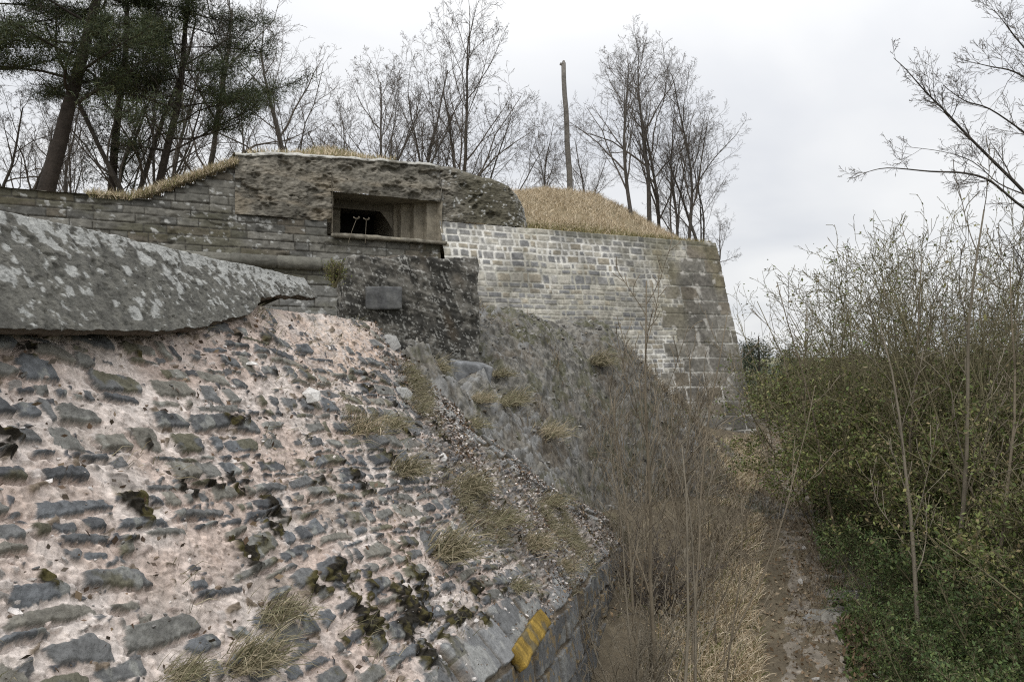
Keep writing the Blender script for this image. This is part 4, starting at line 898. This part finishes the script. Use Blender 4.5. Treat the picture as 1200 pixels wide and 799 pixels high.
put(1, 824, 22.6, 2.9, 115, 'outermost bare tree hanging its branches over the bastion corner', 5.3, (0, 0.08))
put(1, 182, 20, 2.6, -40, 'dark many-stemmed tree rising through the dense pine crown', 0.6)
put(3, 776, 24, 3.0, 60, 'bare tree at the back of the bastion corner cluster', 2.7)
put(2, 838, 23.5, 2.4, 190, 'low bare tree behind the bastion corner, smallest of its cluster', 2.0, (0, 0.25))

# ------------------------------------------------------------------ pines
def pine(seed, label, H, r, lean, crown_lo, dens, limbs=26, reach=2.4):
    rnd = random.Random(seed); rg = np.random.default_rng(seed)
    tr, lm, tips = [], [], []
    P = [Vector((0, 0, -0.3))]; R = [r * 1.15]; D = Vector((lean, 0.0, 1)).normalized()
    for i in range(1, 13):
        D = (D + Vector((rnd.gauss(0, 0.04), rnd.gauss(0, 0.04), 0.01))).normalized(); P.append(P[-1] + D * H / 12); R.append(r * (1 - 0.75 * i / 12))
    tr.append((P, R))
    for j in range(limbs):
        t = crown_lo + (1 - crown_lo) * (j + rnd.random()) / limbs; f_ = t * 12; i = min(int(f_), 11); q = P[i].lerp(P[i + 1], f_ - i)
        az = j * 2.4 + rnd.uniform(-.4, .4); d = Vector((math.cos(az), math.sin(az), rnd.uniform(-0.15, 0.45))).normalized()
        L = reach * (1.15 - 0.7 * t) * rnd.uniform(0.6, 1.2); bp = [q]; br = [R[i] * 0.32]
        for k in range(1, 6):
            d = (d + Vector((rnd.gauss(0, .16), rnd.gauss(0, .16), rnd.gauss(0.02, .12)))).normalized(); bp.append(bp[-1] + d * L / 5); br.append(max(0.008, br[0] * (1 - 0.8 * k / 5)))
        lm.append((bp, br))
        for k in range(2, 6):
            for s_ in range(4):
                dd = (d + Vector((rnd.gauss(0, .7), rnd.gauss(0, .7), rnd.gauss(0.1, .35)))).normalized(); l2 = L * rnd.uniform(0.12, 0.34)
                e0 = bp[k]; e1_ = e0 + dd * l2 * 0.5; e2_ = e1_ + (dd + Vector((0, 0, 0.25))).normalized() * l2 * 0.5
                lm.append(([e0, e1_, e2_], [0.010, 0.007, 0.004]))
                if rnd.random() < dens: tips += [e1_, e2_, e2_ + Vector((rnd.gauss(0, .1), rnd.gauss(0, .1), rnd.gauss(0, .06)))]
    tips = np.array([tuple(q) for q in tips]); m = 80
    c = np.repeat(tips, m, axis=0) + rg.normal(0, 0.115, (len(tips) * m, 3)) * np.array([1, 1, 0.75])
    out_ = c - np.repeat(tips, m, axis=0)
    cols = pick(rg, [(0.042, 0.058, 0.024), (0.055, 0.072, 0.028), (0.075, 0.080, 0.032), (0.032, 0.042, 0.020)], len(c), 0.25)
    t_ = thing('pine_tree', label, 'tree', (0, 0, 0), 'pines behind the dark wall')
    link('trunk', tubes('trunk', tr, 12), M_bark_pine, t_); link('limbs', tubes('limbs', lm), M_bark_pine, t_)
    link('needles', leaves('needles', c, 0.12, cols, rg, 0.10, 0.3), M_leaf, t_)
    return t_
def base(t_, px, Y, z): x = at(px, 250, Y).x; t_.location = (x, Y, z + E); return t_
base(pine(21, 'thick-trunked pine leaning right, closest to the left edge of the wall', 8.0, 0.205, 0.21, 0.42, 0.62, 28, 2.8), 34, 17.5, 2.6)
base(pine(22, 'dense dark pine whose crown hangs over the sloping grass bank', 8.0, 0.12, 0.06, 0.34, 0.80, 32, 2.9), 168, 19.5, 2.6)
base(pine(23, 'slim dark pine standing between the thick pine and the dense pine', 8.5, 0.13, 0.04, 0.45, 0.35, 24, 2.2), 122, 20.5, 2.6)
base(pine(24, 'pine at the left border with crown reaching out of the picture', 7.5, 0.18, -0.1, 0.5, 0.55, 24, 2.6), -45, 17.0, 2.6)

# ------------------------------------------------------------------ wooden pole on the mound
pole = thing('wooden_pole', 'weathered wooden pole leaning slightly left on top of the grass mound', 'pole', at(668, 222, 23.0))
pv = at(660, 74, 23.0) - at(668, 222, 23.0); pp = [Vector((0, 0, -0.4))] + [pv * (i / 8) + Vector((0.012 * math.sin(i * 1.7), 0, 0)) for i in range(0, 9)]
link('shaft', tubes('shaft', [(pp, [0.088 - 0.0025 * i for i in range(10)])], 14), M_wood, pole)
link('top_stub', tubes('top_stub', [([pv * 0.985, pv * 0.985 + Vector((-0.1, 0, 0.03))], [0.05, 0.04]), ([pv * 0.99, pv * 1.01 + Vector((0.02, 0, 0.03))], [0.07, 0.03])], 8), M_wood, pole)

# ------------------------------------------------------------------ thicket shrubs right of the path
def shrub(seed, H, stems, leafn, greens, twig, name='shrub', lsize=0.045, top=1.0, spread=0.55, gname='shrubs of the thicket beside the path', lab='x', over=None, lowbias=1.5):
    cfg = dict(pts=[7, 6, 4, 4], wander=[0.10, 0.17, 0.24, 0.26], up=[0.05, 0.04, 0.02, 0.0], taper=[0.3, 0.35, 0.5, 0.6], n=[8, 6, 4], t0=[0.2, 0.15, 0.15], ang=[0.6, 0.7, 0.8], rr=[0.55, 0.6, 0.7], len=[0.45, 0.45, 0.5], rmin=0.0032)
    cfg.update(over or {}); rnd = random.Random(seed); rg = np.random.default_rng(seed); out = [[], []]
    for s_ in range(stems):
        d = Vector((rnd.gauss(0, spread), rnd.gauss(0, spread), 1)).normalized()
        grow(rnd, Vector((rnd.gauss(0, .22), rnd.gauss(0, .22), -0.1)) * (1 if H > 1 else 0.06), d, H * rnd.uniform(0.65, 1.0), rnd.uniform(0.012, 0.024), 0, cfg, out)
    t_ = thing(name, lab, 'shrub', (0, 0, 0), gname)
    link('stems', tubes('stems', out[0]), twig, t_); link('twigs', tubes('twigs', out[1]), twig, t_)
    if leafn:
        src = np.array([tuple(q) for P, R in out[1] for q in P[1:]])
        zc_ = np.clip(src[:, 2] / H, 0, 1); pr = np.clip(top - zc_, 0.02, 1) ** lowbias; pr /= pr.sum()
        k = rg.choice(len(src), leafn, p=pr); pts_ = src[k] + rg.normal(0, 0.045, (leafn, 3))
        hgt_ = np.clip(pts_[:, 2] / H, 0, 1)
        c = pick(rg, greens, leafn, 0.35); 
        link('foliage', leaves('foliage', pts_, lsize, c, rg, 0.5), M_leaf, t_)
    return t_
OLIVE = [(0.145, 0.165, 0.050), (0.105, 0.135, 0.040), (0.18, 0.17, 0.065), (0.080, 0.108, 0.032), (0.13, 0.15, 0.045), (0.20, 0.16, 0.085)]
GREEN = [(0.062, 0.095, 0.032), (0.085, 0.125, 0.040), (0.05, 0.076, 0.028), (0.11, 0.135, 0.046)]
sh = [shrub(31, 3.4, 18, 21000, OLIVE, M_twig_olive, top=1.0, lowbias=1.1), shrub(32, 3.4, 16, 21000, OLIVE + GREEN, M_twig_olive, top=1.0, lowbias=1.1), shrub(33, 2.4, 14, 15000, GREEN, M_twig_olive, lsize=0.058, top=1.25, lowbias=1.0),
      shrub(34, 4.3, 11, 12000, OLIVE, M_twig_olive, spread=0.42, top=0.72, lowbias=1.2, over=dict(n=[8, 5, 3]))]
LS = ['olive twiggy shrub tangled into the thicket beside the dirt path', 'mixed olive and green shrub tangled into the thicket beside the path', 'low dark green leafy shrub at the foot of the thicket by the path', 'tall bare brown shrub rising out of the thicket beside the path']
usedS = set()
def put_shrub(i, x, y, s_, rz, label=None):
    loc = (x, y, float(gz(np.array(x), np.array(y))) - 0.05)
    if i not in usedS:
        usedS.add(i); o = sh[i]; o.location = loc; o.scale = (s_, s_, s_); o.rotation_euler = (0, 0, rz); o['label'] = label or LS[i]; return o
    return dup(sh[i], loc, rz, s_, label or LS[i])
rnd = random.Random(77)
for y in (4.6, 5.6, 6.8, 8.0, 9.3, 10.7, 12.3, 14.2, 16.4, 18.8, 21.5):
    x0 = float(pathx(np.array(y))) + (0.85 if y < 9 else 0.90 if y < 16 else 0.75)
    j = 0; dx = 0.75
    x = x0 + dx
    while x < 0.72 * y + 0.8 and j < 7:
        if j == 1: x += 0.25
        i = 2 if j == 0 else rnd.choice([0, 1, 3, 1, 0, 3])
        s_ = rnd.uniform(0.72, 1.02) * min(1.35, 0.86 + 0.09 * j) * (1.0 if j else 0.56)
        if y > 15: s_ *= 0.72
        put_shrub(i, x, y + rnd.uniform(-.4, .4), s_, rnd.uniform(0, 6.28)); x += rnd.uniform(0.80, 1.15) * (1 + y * 0.02); j += 1
for (px, y, s_) in ((908, 22.0, 0.42), (928, 22.5, 0.48), (950, 21.0, 0.62), (980, 21.5, 0.66), (893, 24.0, 0.44), (935, 25.0, 0.58), (1000, 24, 0.75), (960, 26, 0.78), (1030, 25, 0.75), (975, 18.5, 0.40)):
    s_ *= rnd.uniform(0.8, 1.2)
    put_shrub(rnd.choice([0, 1, 0]), (px - 600) / F * y, y, s_, rnd.uniform(0, 6.28))
for (px, y, s_) in ((1005, 11.8, 0.92), (1040, 12.4, 0.95), (1090, 10.5, 0.95), (1135, 9.6, 0.95), (1180, 9.0, 1.0), (1160, 11.5, 1.05), (1210, 10.5, 1.1), (1110, 12.5, 1.0)):
    put_shrub(3, (px - 600) / F * y, y, s_, rnd.uniform(0, 6.28))
# tall saplings rising above the thicket
SAP = dict(pts=[9, 6, 4], wander=[0.05, 0.10, 0.15], up=[0.03, 0.10, 0.06], taper=[0.25, 0.4, 0.6], n=[13, 4], t0=[0.28, 0.25], ang=[0.55, 0.6], rr=[0.5, 0.6], len=[0.30, 0.4], rmin=0.0035)
sap = [bare_tree(41, 'x', 4.0, 0.026, 1, SAP, M_twig_pale, name='sapling', cat='sapling', group='saplings'), bare_tree(42, 'x', 4.0, 0.020, 1, SAP, M_twig, name='sapling', cat='sapling', group='saplings'),
       bare_tree(43, 'x', 4.0, 0.018, 2, SAP, M_twig, name='sapling', cat='sapling', group='saplings', over=dict(n=[9, 3])), bare_tree(44, 'x', 4.0, 0.022, 1, SAP, M_twig, name='sapling', cat='sapling', group='saplings', over=dict(n=[18, 5], ang=[0.8, 0.8], len=[0.22, 0.5]))]
for (y, dx, s_) in ((5.9, 1.15, 0.42), (6.9, 1.05, 0.40), (7.6, 1.2, 0.45), (8.4, 1.0, 0.42), (9.0, 1.15, 0.5), (10.0, 0.95, 0.42), (11.2, 0.9, 0.42), (6.3, 1.7, 0.6), (7.3, 1.8, 0.65), (8.8, 1.75, 0.65), (10.6, 1.5, 0.6), (5.2, 1.5, 0.55), (13.0, 0.9, 0.42), (15.0, 0.85, 0.42)):
    put_shrub(2, float(pathx(np.array(y))) + dx, y, s_, rnd.uniform(0, 6.28))
usedP = set()
def put_sap(i, px, pyb, Y, pyt, label, rz=0.0, tilt=(0, 0)):
    p = at(px, pyb, Y); top = at(px, pyt, Y).z; zg = float(gz(np.array(p.x), np.array(p.y)))
    if p.x < 5 and 6.7 < p.y < 17: zg = max(zg, float(mound_z(p.x, p.y)))
    s_ = (top - zg) / 3.7; loc = (p.x, p.y, zg - 0.05)
    if i not in usedP:
        usedP.add(i); o = sap[i]; o.location = loc; o.scale = (s_,) * 3; o.rotation_euler = (tilt[0], tilt[1], rz); o['label'] = label; return o
    return dup(sap[i], loc, rz, s_, label, tilt=tilt)
put_sap(0, 1118, 700, 8.5, 205, 'pale-stemmed sapling with forked top rising highest above the thicket', 0.5, (0, -0.06))
put_sap(3, 1158, 640, 8.0, 205, 'straight sapling near the right border standing out of the thicket', 1.9)
put_sap(1, 1050, 640, 9.5, 270, 'slender sapling left of the pale forked one in the thicket', 3.0, (0, -0.10))
put_sap(2, 985, 600, 10.5, 290, 'twin-stemmed sapling in the left half of the thicket skyline', 4.0)
put_sap(3, 945, 580, 13.0, 300, 'thin leaning sapling at the left end of the thicket skyline', 0.2, (0, -0.08))
put_sap(0, 1080, 700, 7.5, 330, 'pale sapling half buried in the middle of the thicket', 2.6, (0, 0.1))
# saplings in the gully between the ruin and the path
put_sap(1, 772, 799, 6.6, 300, 'tallest thin sapling in front of the pale bastion wall', 0.0, (0, -0.03))
put_sap(2, 812, 799, 7.4, 300, 'twin-stemmed sapling right of the tallest one in the gully', 1.3)
put_sap(0, 796, 799, 5.8, 480, 'pale slim sapling in front of the gully brushwood', 2.4, (0, 0.05))
put_sap(3, 742, 760, 7.8, 390, 'bushy sapling rising beside the end of the ruined wall', 3.3, (0, 0.04))
put_sap(1, 850, 720, 9.5, 440, 'thin sapling on the slope close to the path grass', 4.4, (0, -0.06))
put_sap(2, 730, 790, 6.4, 520, 'short forked sapling in front of the dark side of the ruin', 5.2, (0, -0.05))
put_sap(1, 834, 799, 5.6, 560, 'short thin sapling at the bottom of the gully by the verge', 1.0, (0, 0.10))
put_sap(3, 720, 480, 11.8, 370, 'small sapling on the crest of the rubble slope', 2.0, (0, -0.1))
put_sap(2, 690, 560, 10.8, 400, 'little forked sapling halfway up the rubble slope', 0.6)

for k, (i, px, Y, pyt) in enumerate(((0, 765, 7.0, 430), (1, 785, 8.2, 395), (2, 822, 8.8, 420), (0, 745, 6.6, 520), (3, 800, 9.6, 400), (1, 840, 8.0, 500), (2, 758, 8.8, 420), (0, 815, 6.6, 520), (1, 730, 9.4, 440), (2, 868, 11.5, 470))):
    put_sap(i, px, 790, Y, pyt, 'upright bare stem among the gully brushwood left of the path', k * 1.3, (0, 0.06 * math.sin(k * 2.1)))['group'] = 'upright stems in the gully'
# brushwood in the gully and over the mound
BO = dict(n=[6, 5, 3], wander=[0.07, 0.13, 0.2, 0.2], rmin=0.0034)
bw = [shrub(51, 1.7, 16, 0, None, M_twig, 'brushwood', gname='leafless brushwood in the gully', spread=0.55, over=BO), shrub(52, 1.5, 18, 500, [(0.20, 0.14, 0.08), (0.15, 0.11, 0.06)], M_twig_dark, 'brushwood', gname='leafless brushwood in the gully', spread=0.8, lsize=0.05, over=BO),
      shrub(53, 1.9, 14, 0, None, M_twig_pale, 'brushwood', gname='leafless brushwood in the gully', spread=0.45, over=BO)]
LB = ['leafless brown brushwood tangled in the gully below the ruin', 'matted brushwood with withered leaves in the gully below the ruin', 'pale dead brushwood stems in the gully below the ruin']
usedB = set()
def put_bw(i, px, py, Y, s_, rz):
    p = at(px, py, Y); zg = float(gz(np.array(p.x), np.array(p.y)))
    if p.x < 5 and 6.7 < p.y < 17: zg = max(zg, float(mound_z(p.x, p.y)))
    loc = (p.x, p.y, zg - 0.05)
    if i not in usedB:
        usedB.add(i); o = bw[i]; o.location = loc; o.scale = (s_,) * 3; o.rotation_euler = (0, 0, rz); o['label'] = LB[i]; return o
    return dup(bw[i], loc, rz, s_, LB[i])
for (px, Y, k_) in ((770, 5.6, .6), (745, 6.5, .55), (765, 8.4, .8), (800, 8.6, .7), (820, 10.4, .6), 
                    (780, 12.4, .6), (810, 14.2, .6), (735, 9.6, .5)):
    p_ = at(px, 600, Y)
    if p_.x + 0.75 * k_ > float(pathx(np.array(Y))) - 0.75: continue
    put_bw((0, 2, 1, 2, 0, 2)[len(usedB) if len(usedB) < 3 else int(px * 7 + Y * 10) % 6], px, 600, Y, k_ * rnd.uniform(0.9, 1.1), rnd.uniform(0, 6.28))

# ------------------------------------------------------------------ tree reaching in from the right
rt = thing('overhanging_tree', 'bare tree reaching thin branches in from the right border', 'tree', at(1290, 420, 8.2) - Vector((0, 0, 3.4)))
ro = rt.location.copy(); rnd2 = random.Random(5); limbs, tw_ = [], []
def limb(pxs, r0, r1, twn):
    P = [at(*q) - ro for q in pxs]; m = len(P); r0 *= 0.66; r1 *= 0.7; twn = int(twn * 1.15); R = [r0 + (r1 - r0) * i / (m - 1) for i in range(m)]
    # resample smoothly
    Q = []; RR = []
    for i in range(m - 1):
        p0, p1, p2, p3 = P[max(i - 1, 0)], P[i], P[i + 1], P[min(i + 2, m - 1)]
        for k in range(4):
            t = k / 4; Q.append(0.5 * ((2 * p1) + (p2 - p0) * t + (2 * p0 - 5 * p1 + 4 * p2 - p3) * t * t + (3 * p1 - p0 - 3 * p2 + p3) * t ** 3)); RR.append(R[i] + (R[i + 1] - R[i]) * t)
    Q.append(P[-1]); RR.append(R[-1]); limbs.append((Q, RR))
    cfg = dict(pts=[6, 5, 4], wander=[0.12, 0.18, 0.2], up=[0.02, 0.02, 0.0], taper=[0.35, 0.5, 0.7], n=[7, 4], t0=[0.2, 0.2], ang=[0.6, 0.65], rr=[0.6, 0.7], len=[0.42, 0.5], rmin=0.0015)
    for k in range(twn):
        f = rnd2.uniform(0.25, 1.0); i = min(int(f * (len(Q) - 1)), len(Q) - 2); d = (Q[i + 1] - Q[i]).normalized()
        d = (d + Vector((rnd2.gauss(0, .5), rnd2.gauss(0, .5), rnd2.gauss(0.1, .5)))).normalized()
        grow(rnd2, Q[i], d, rnd2.uniform(0.22, 0.62) * (1.15 - 0.5 * f), max(0.0022, RR[i] * 0.4), 0, cfg, [tw_])
link('trunk', tubes('trunk', [([Vector((0, 0, -0.5)), Vector((0.03, 0, 1.2)), Vector((-0.02, 0, 2.6)), Vector((0.05, 0.1, 4.2)), Vector((0.1, 0.2, 5.6)), Vector((0.05, 0.3, 7)), Vector((0.12, 0.35, 8.6))], [0.16, 0.14, 0.12, 0.09, 0.06, 0.03, 0.006])], 12), M_bark_grey, rt)
limb([(1290, 330, 8.2), (1240, 270, 8.1), (1200, 225, 8.0), (1165, 190, 7.9), (1130, 155, 7.8), (1110, 133, 7.7), (1085, 108, 7.6), (1062, 82, 7.5), (1047, 68, 7.5)], 0.042, 0.004, 16)
limb([(1290, 320, 8.2), (1230, 265, 7.7), (1192, 238, 7.5), (1160, 212, 7.4), (1130, 203, 7.2), (1090, 201, 7.1), (1040, 197, 7.0), (1012, 203, 7.0)], 0.030, 0.003, 12)
limb([(1285, 230, 8.2), (1235, 180, 8.0), (1200, 155, 7.8), (1160, 128, 7.6), (1130, 118, 7.5), (1105, 100, 7.5)], 0.026, 0.004, 14)
limb([(1285, 150, 8.3), (1230, 110, 8.2), (1190, 85, 8.1), (1160, 78, 8.0), (1125, 70, 7.9)], 0.026, 0.003, 14)
limb([(1285, 120, 8.3), (1225, 80, 8.3), (1195, 50, 8.3), (1178, 28, 8.2), (1165, 12, 8.2)], 0.026, 0.004, 14)
limb([(1200, 228, 8.0), (1170, 215, 7.9), (1140, 190, 7.9), (1105, 178, 7.8), (1060, 172, 7.8)], 0.014, 0.003, 10)
limb([(1290, 400, 8.2), (1230, 350, 8.0), (1195, 300, 7.9), (1170, 262, 7.8)], 0.02, 0.003, 8)
for k in range(16):
    zk = rnd2.uniform(3.2, 7.6); az_ = rnd2.uniform(-1.3, 1.3)
    grow(rnd2, Vector((0.08, 0.2, zk)), Vector((math.cos(az_), math.sin(az_), 0.8)).normalized(), 2.4 * (1.25 - zk / 8.6), 0.03 * (1.3 - zk / 8.6), 0, dict(BARE, pts=[7, 6, 5], n=[7, 5, 4], rmin=0.002), [tw_])
link('limbs', tubes('limbs', limbs), M_bark_grey, rt); link('twigs', tubes('twigs', tw_), M_twig_dark, rt)

# ------------------------------------------------------------------ far trees beyond the corner
def round_tree(seed, label, px, Y, pyt, wpx, grp='far trees beyond the bastion'):
    rg = np.random.default_rng(seed); p = at(px, 425, Y); zt_ = at(px, pyt, Y).z; zg = float(gz(np.array(p.x), np.array(Y))); H = zt_ - zg; rw_ = wpx / F * Y / 2
    t_ = thing('conifer', label, 'tree', (p.x, Y, zg), grp)
    link('trunk', tubes('trunk', [([Vector((0, 0, -0.5)), Vector((0.1, 0, H * 0.5)), Vector((0, 0, H * 0.95))], [0.35, 0.25, 0.08])]), M_bark_pine, t_)
    nc = 60; c = rg.normal(size=(nc, 3)); c /= np.linalg.norm(c, axis=1)[:, None]; c *= rg.uniform(0.3, 1, (nc, 1)) ** 0.5
    c = c * np.array([rw_, rw_, H * 0.42]) + np.array([0, 0, H * 0.55]); m = 130
    q = np.repeat(c, m, axis=0) + rg.normal(0, 1, (nc * m, 3)) * np.array([rw_ * 0.18, rw_ * 0.18, H * 0.045])
    link('crown', leaves('crown', q, rw_ * 0.12, pick(rg, [(0.03, 0.04, 0.022), (0.04, 0.055, 0.03), (0.025, 0.032, 0.02)], len(q), 0.3), rg, 0.4), M_leaf, t_)
round_tree(61, 'dark rounded pine far off just right of the bastion corner', 889, 120, 389, 36)
round_tree(62, 'smaller dark tree far off beside the rounded pine', 872, 135, 398, 26)
round_tree(63, 'distant dark tree low behind the left end of the thicket', 925, 160, 404, 34)
for k, (px, pyt, wd_) in enumerate(((1010, 412, 40), (1075, 414, 46), (1140, 413, 44), (1195, 411, 40))):
    round_tree(64 + k, 'hazy far tree glimpsed through the thicket skyline twigs', px, 190 + 15 * k, pyt, wd_, 'far trees glimpsed through the thicket')

# ------------------------------------------------------------------ grass tufts, loose stones, small plants
def tuft(seed, n_, L, spread, pal_, lab, up_):
    rg = np.random.default_rng(seed); p = rg.normal(0, spread, (n_, 3)) * np.array([1, 1, 0.25])
    me = blades('tuft', p, L, 0.0042, pick(rg, pal_, n_, 0.25), rg, 1.3, np.tile(up_, (n_, 1)), 1.1, np.array([0.55, -0.10, -0.55]))
    return tag(link('grass_tuft', me, M_blade), lab, 'grass', 'grass tufts on the ruined slope')
upv = np.array([0.35, -0.25, 0.9]); upv = upv / np.linalg.norm(upv)
TP = [(0.27, 0.235, 0.155), (0.33, 0.29, 0.20), (0.20, 0.185, 0.11), (0.15, 0.145, 0.08), (0.38, 0.325, 0.22)]
tf = [tuft(1, 520, 0.20, 0.055, TP, 'x', upv), tuft(2, 380, 0.15, 0.06, TP, 'x', upv), tuft(3, 460, 0.21, 0.085, TP + DRY[:2], 'x', upv)]
usedT = set()
def put_tuft(i, px, py, s_, label, on='face', Y=None):
    p = face_at(px, py) + Nv * 0.01 if on == 'face' else at(px, py, Y)
    if on == 'mound': p.z = float(mound_z(p.x, p.y)) + 0.03
    if i not in usedT:
        usedT.add(i); o = tf[i]; o.location = p; o.scale = (s_,) * 3; o['label'] = label; return o
    o = tf[i].copy(); COL.objects.link(o); o.location = p; o.scale = (s_,) * 3; o.rotation_euler = (0, 0, rnd.uniform(-0.6, 0.6)); o['label'] = label; return o
for (i, px, py, s_, lab) in ((0, 515, 650, 1.35, 'big greyish grass tuft in the middle of the rubble slope'), (0, 282, 780, 0.85, 'grass tuft at the bottom edge of the photo on pink mortar'),
                             (1, 318, 722, 0.9, 'smaller grass tuft above the one at the bottom edge'), (2, 655, 668, 0.8, 'bleached grass tuft on the dressed edge slabs'),
                             (1, 600, 690, 0.9, 'grass tuft just above the yellow lichen slab'), (2, 420, 505, 1.0, 'flattened dry grass tuft under the pink mortar patch'),
                             (1, 580, 612, 1.3, 'grass tuft high on the right of the rubble face'), (0, 505, 435, 1.0, 'grass tuft at the foot of the dark pier'),
                             (1, 548, 500, 1.1, 'grass tuft among the grey ridge slabs'), (2, 560, 470, 0.9, 'yellowish grass tuft below the smooth grey block'),
                             (0, 470, 555, 1.0, 'dry grass tuft between the dark course stones'), (1, 210, 792, 0.6, 'low grass tuft left of the bottom edge tuft'),
                             (2, 620, 640, 1.0, 'pale grass tuft near the lower end of the ridge'), (1, 455, 500, 0.9, 'thin grass tuft right of the flattened dry one'),
                             (0, 545, 575, 1.1, 'wide dry tuft right of the white stone flake'), (1, 640, 590, 1.2, 'olive grass tuft at the ridge above the gully')):
    put_tuft(i, px, py, s_, lab)
for (i, px, py, Y, s_, lab) in ((1, 585, 408, 10.2, 1.2, 'grass tuft right of the pier base on the slope'), (0, 600, 440, 9.9, 1.2, 'grass tuft on the grey rubble below the pier'), (2, 640, 500, 10, 1.3, 'dry grass tuft half way down the rubble slope'),
                                (1, 590, 490, 9.2, 1.3, 'green-brown grass tuft above the ridge slabs'), (0, 700, 412, 12.6, 1.6, 'grass tuft on the crest of the rubble slope')):
    put_tuft(i, px, py, s_, lab, 'mound', Y)
# loose stones
white = stone_col((0.62, 0.60, 0.57), (0.5, 0.46, 0.42), 0.4); grey = stone_col((0.30, 0.29, 0.275), (0.5, 0.5, 0.48), 0.6)
for k, (px, py, sz, colf, lab, rot) in enumerate(((362, 468, (0.15, 0.10, 0.13), white, 'white broken stone lying under the pink mortar patch', (0.5, 0.2, 0.3)), (515, 540, (0.11, 0.05, 0.08), white, 'white stone flake right of the dry brush tuft', (0.9, 0.3, 0.5)),
                                                  (527, 620, (0.08, 0.05, 0.07), white, 'small white stone above the big grass tuft', (0.3, 0.8, 0.2)), (455, 404, (0.26, 0.05, 0.16), grey, 'pale flat slab at the top of the broken ridge', (0.9, 0.25, 0.2)),
                                                  (290, 430, (0.12, 0.05, 0.05), white, 'thin white stone on a course left of the broken white one', (0.2, 0.1, 0.3)), (470, 464, (0.22, 0.05, 0.12), grey, 'tilted pale slab below the topmost ridge slab', (0.9, 0.7, 0.4)))):
    o = link('loose_stone', rocks('loose_stone', np.zeros((1, 3)), sz[0] * 1.05, np.array([[0.62, 0.60, 0.57]] if colf is white else [[0.33, 0.325, 0.31]]), np.random.default_rng(300 + k), 0.55 if colf is white else 0.28), M_rubble); o.location = face_at(px, py) + Nv * 0.03; o.rotation_euler = rot; tag(o, lab, 'stone', 'loose stones on the ruined slope')
rs = random.Random(3)
for k in range(14):
    y = rs.uniform(6.5, 11.5); x = float(pathx(np.array(y))) + rs.choice([0.5, 0.45, 0.35, -0.1, 0.6]) + rs.uniform(-.1, .2); s_ = rs.uniform(0.04, 0.10)
    o = link('path_stone', rocks('path_stone', np.zeros((1, 3)), s_ * 1.3, np.array([[0.46, 0.44, 0.41]]), np.random.default_rng(400 + k), 0.6), M_rubble)
    o.location = (x, y, float(gz(np.array(x), np.array(y))) + s_ * 0.2); o.rotation_euler = (0, 0, rs.uniform(0, 6)); tag(o, 'pale loose stone lying along the dirt path', 'stone', 'pale stones along the path')
# small green shrub beside the pier, weeds on the sill
gb = shrub(91, 0.36, 14, 800, [(0.14, 0.16, 0.03), (0.10, 0.13, 0.03), (0.2, 0.19, 0.05)], M_twig_olive, 'small_shrub', lsize=0.025, spread=0.35, over=dict(rmin=0.0015), gname=None or 'small shrub', lab='small bright green shrub left of the dark pier', top=1.3)
del gb['group']; p = at(392, 336, 9.0); gb.location = p; gb.scale = (0.8,) * 3
for k, (px, py, ln) in enumerate(((408, 256, 0.42), (428, 257, 0.40))):
    p = at(px, 282, 15.7); wd_ = thing('dead_umbel', ['dead umbel stalk leaning left in the casemate opening', 'upright dead umbel stalk in the casemate opening'][k], 'plant', p, 'dead umbels in the embrasure')
    tip = Vector((0.16 if k == 0 else 0.02, 0, ln)); link('stalk', tubes('stalk', [([Vector((0, 0, -0.05)), tip * 0.5, tip], [0.005, 0.005, 0.004])]), M_twig_pale, wd_)
    rays_ = [([tip, tip + Vector((0.065 * math.cos(j), 0.065 * math.sin(j), 0.05 - 0.02 * (j % 3)))], [0.003, 0.006]) for j in range(16)]; link('umbel', tubes('umbel', rays_), M_twig_pale, wd_)
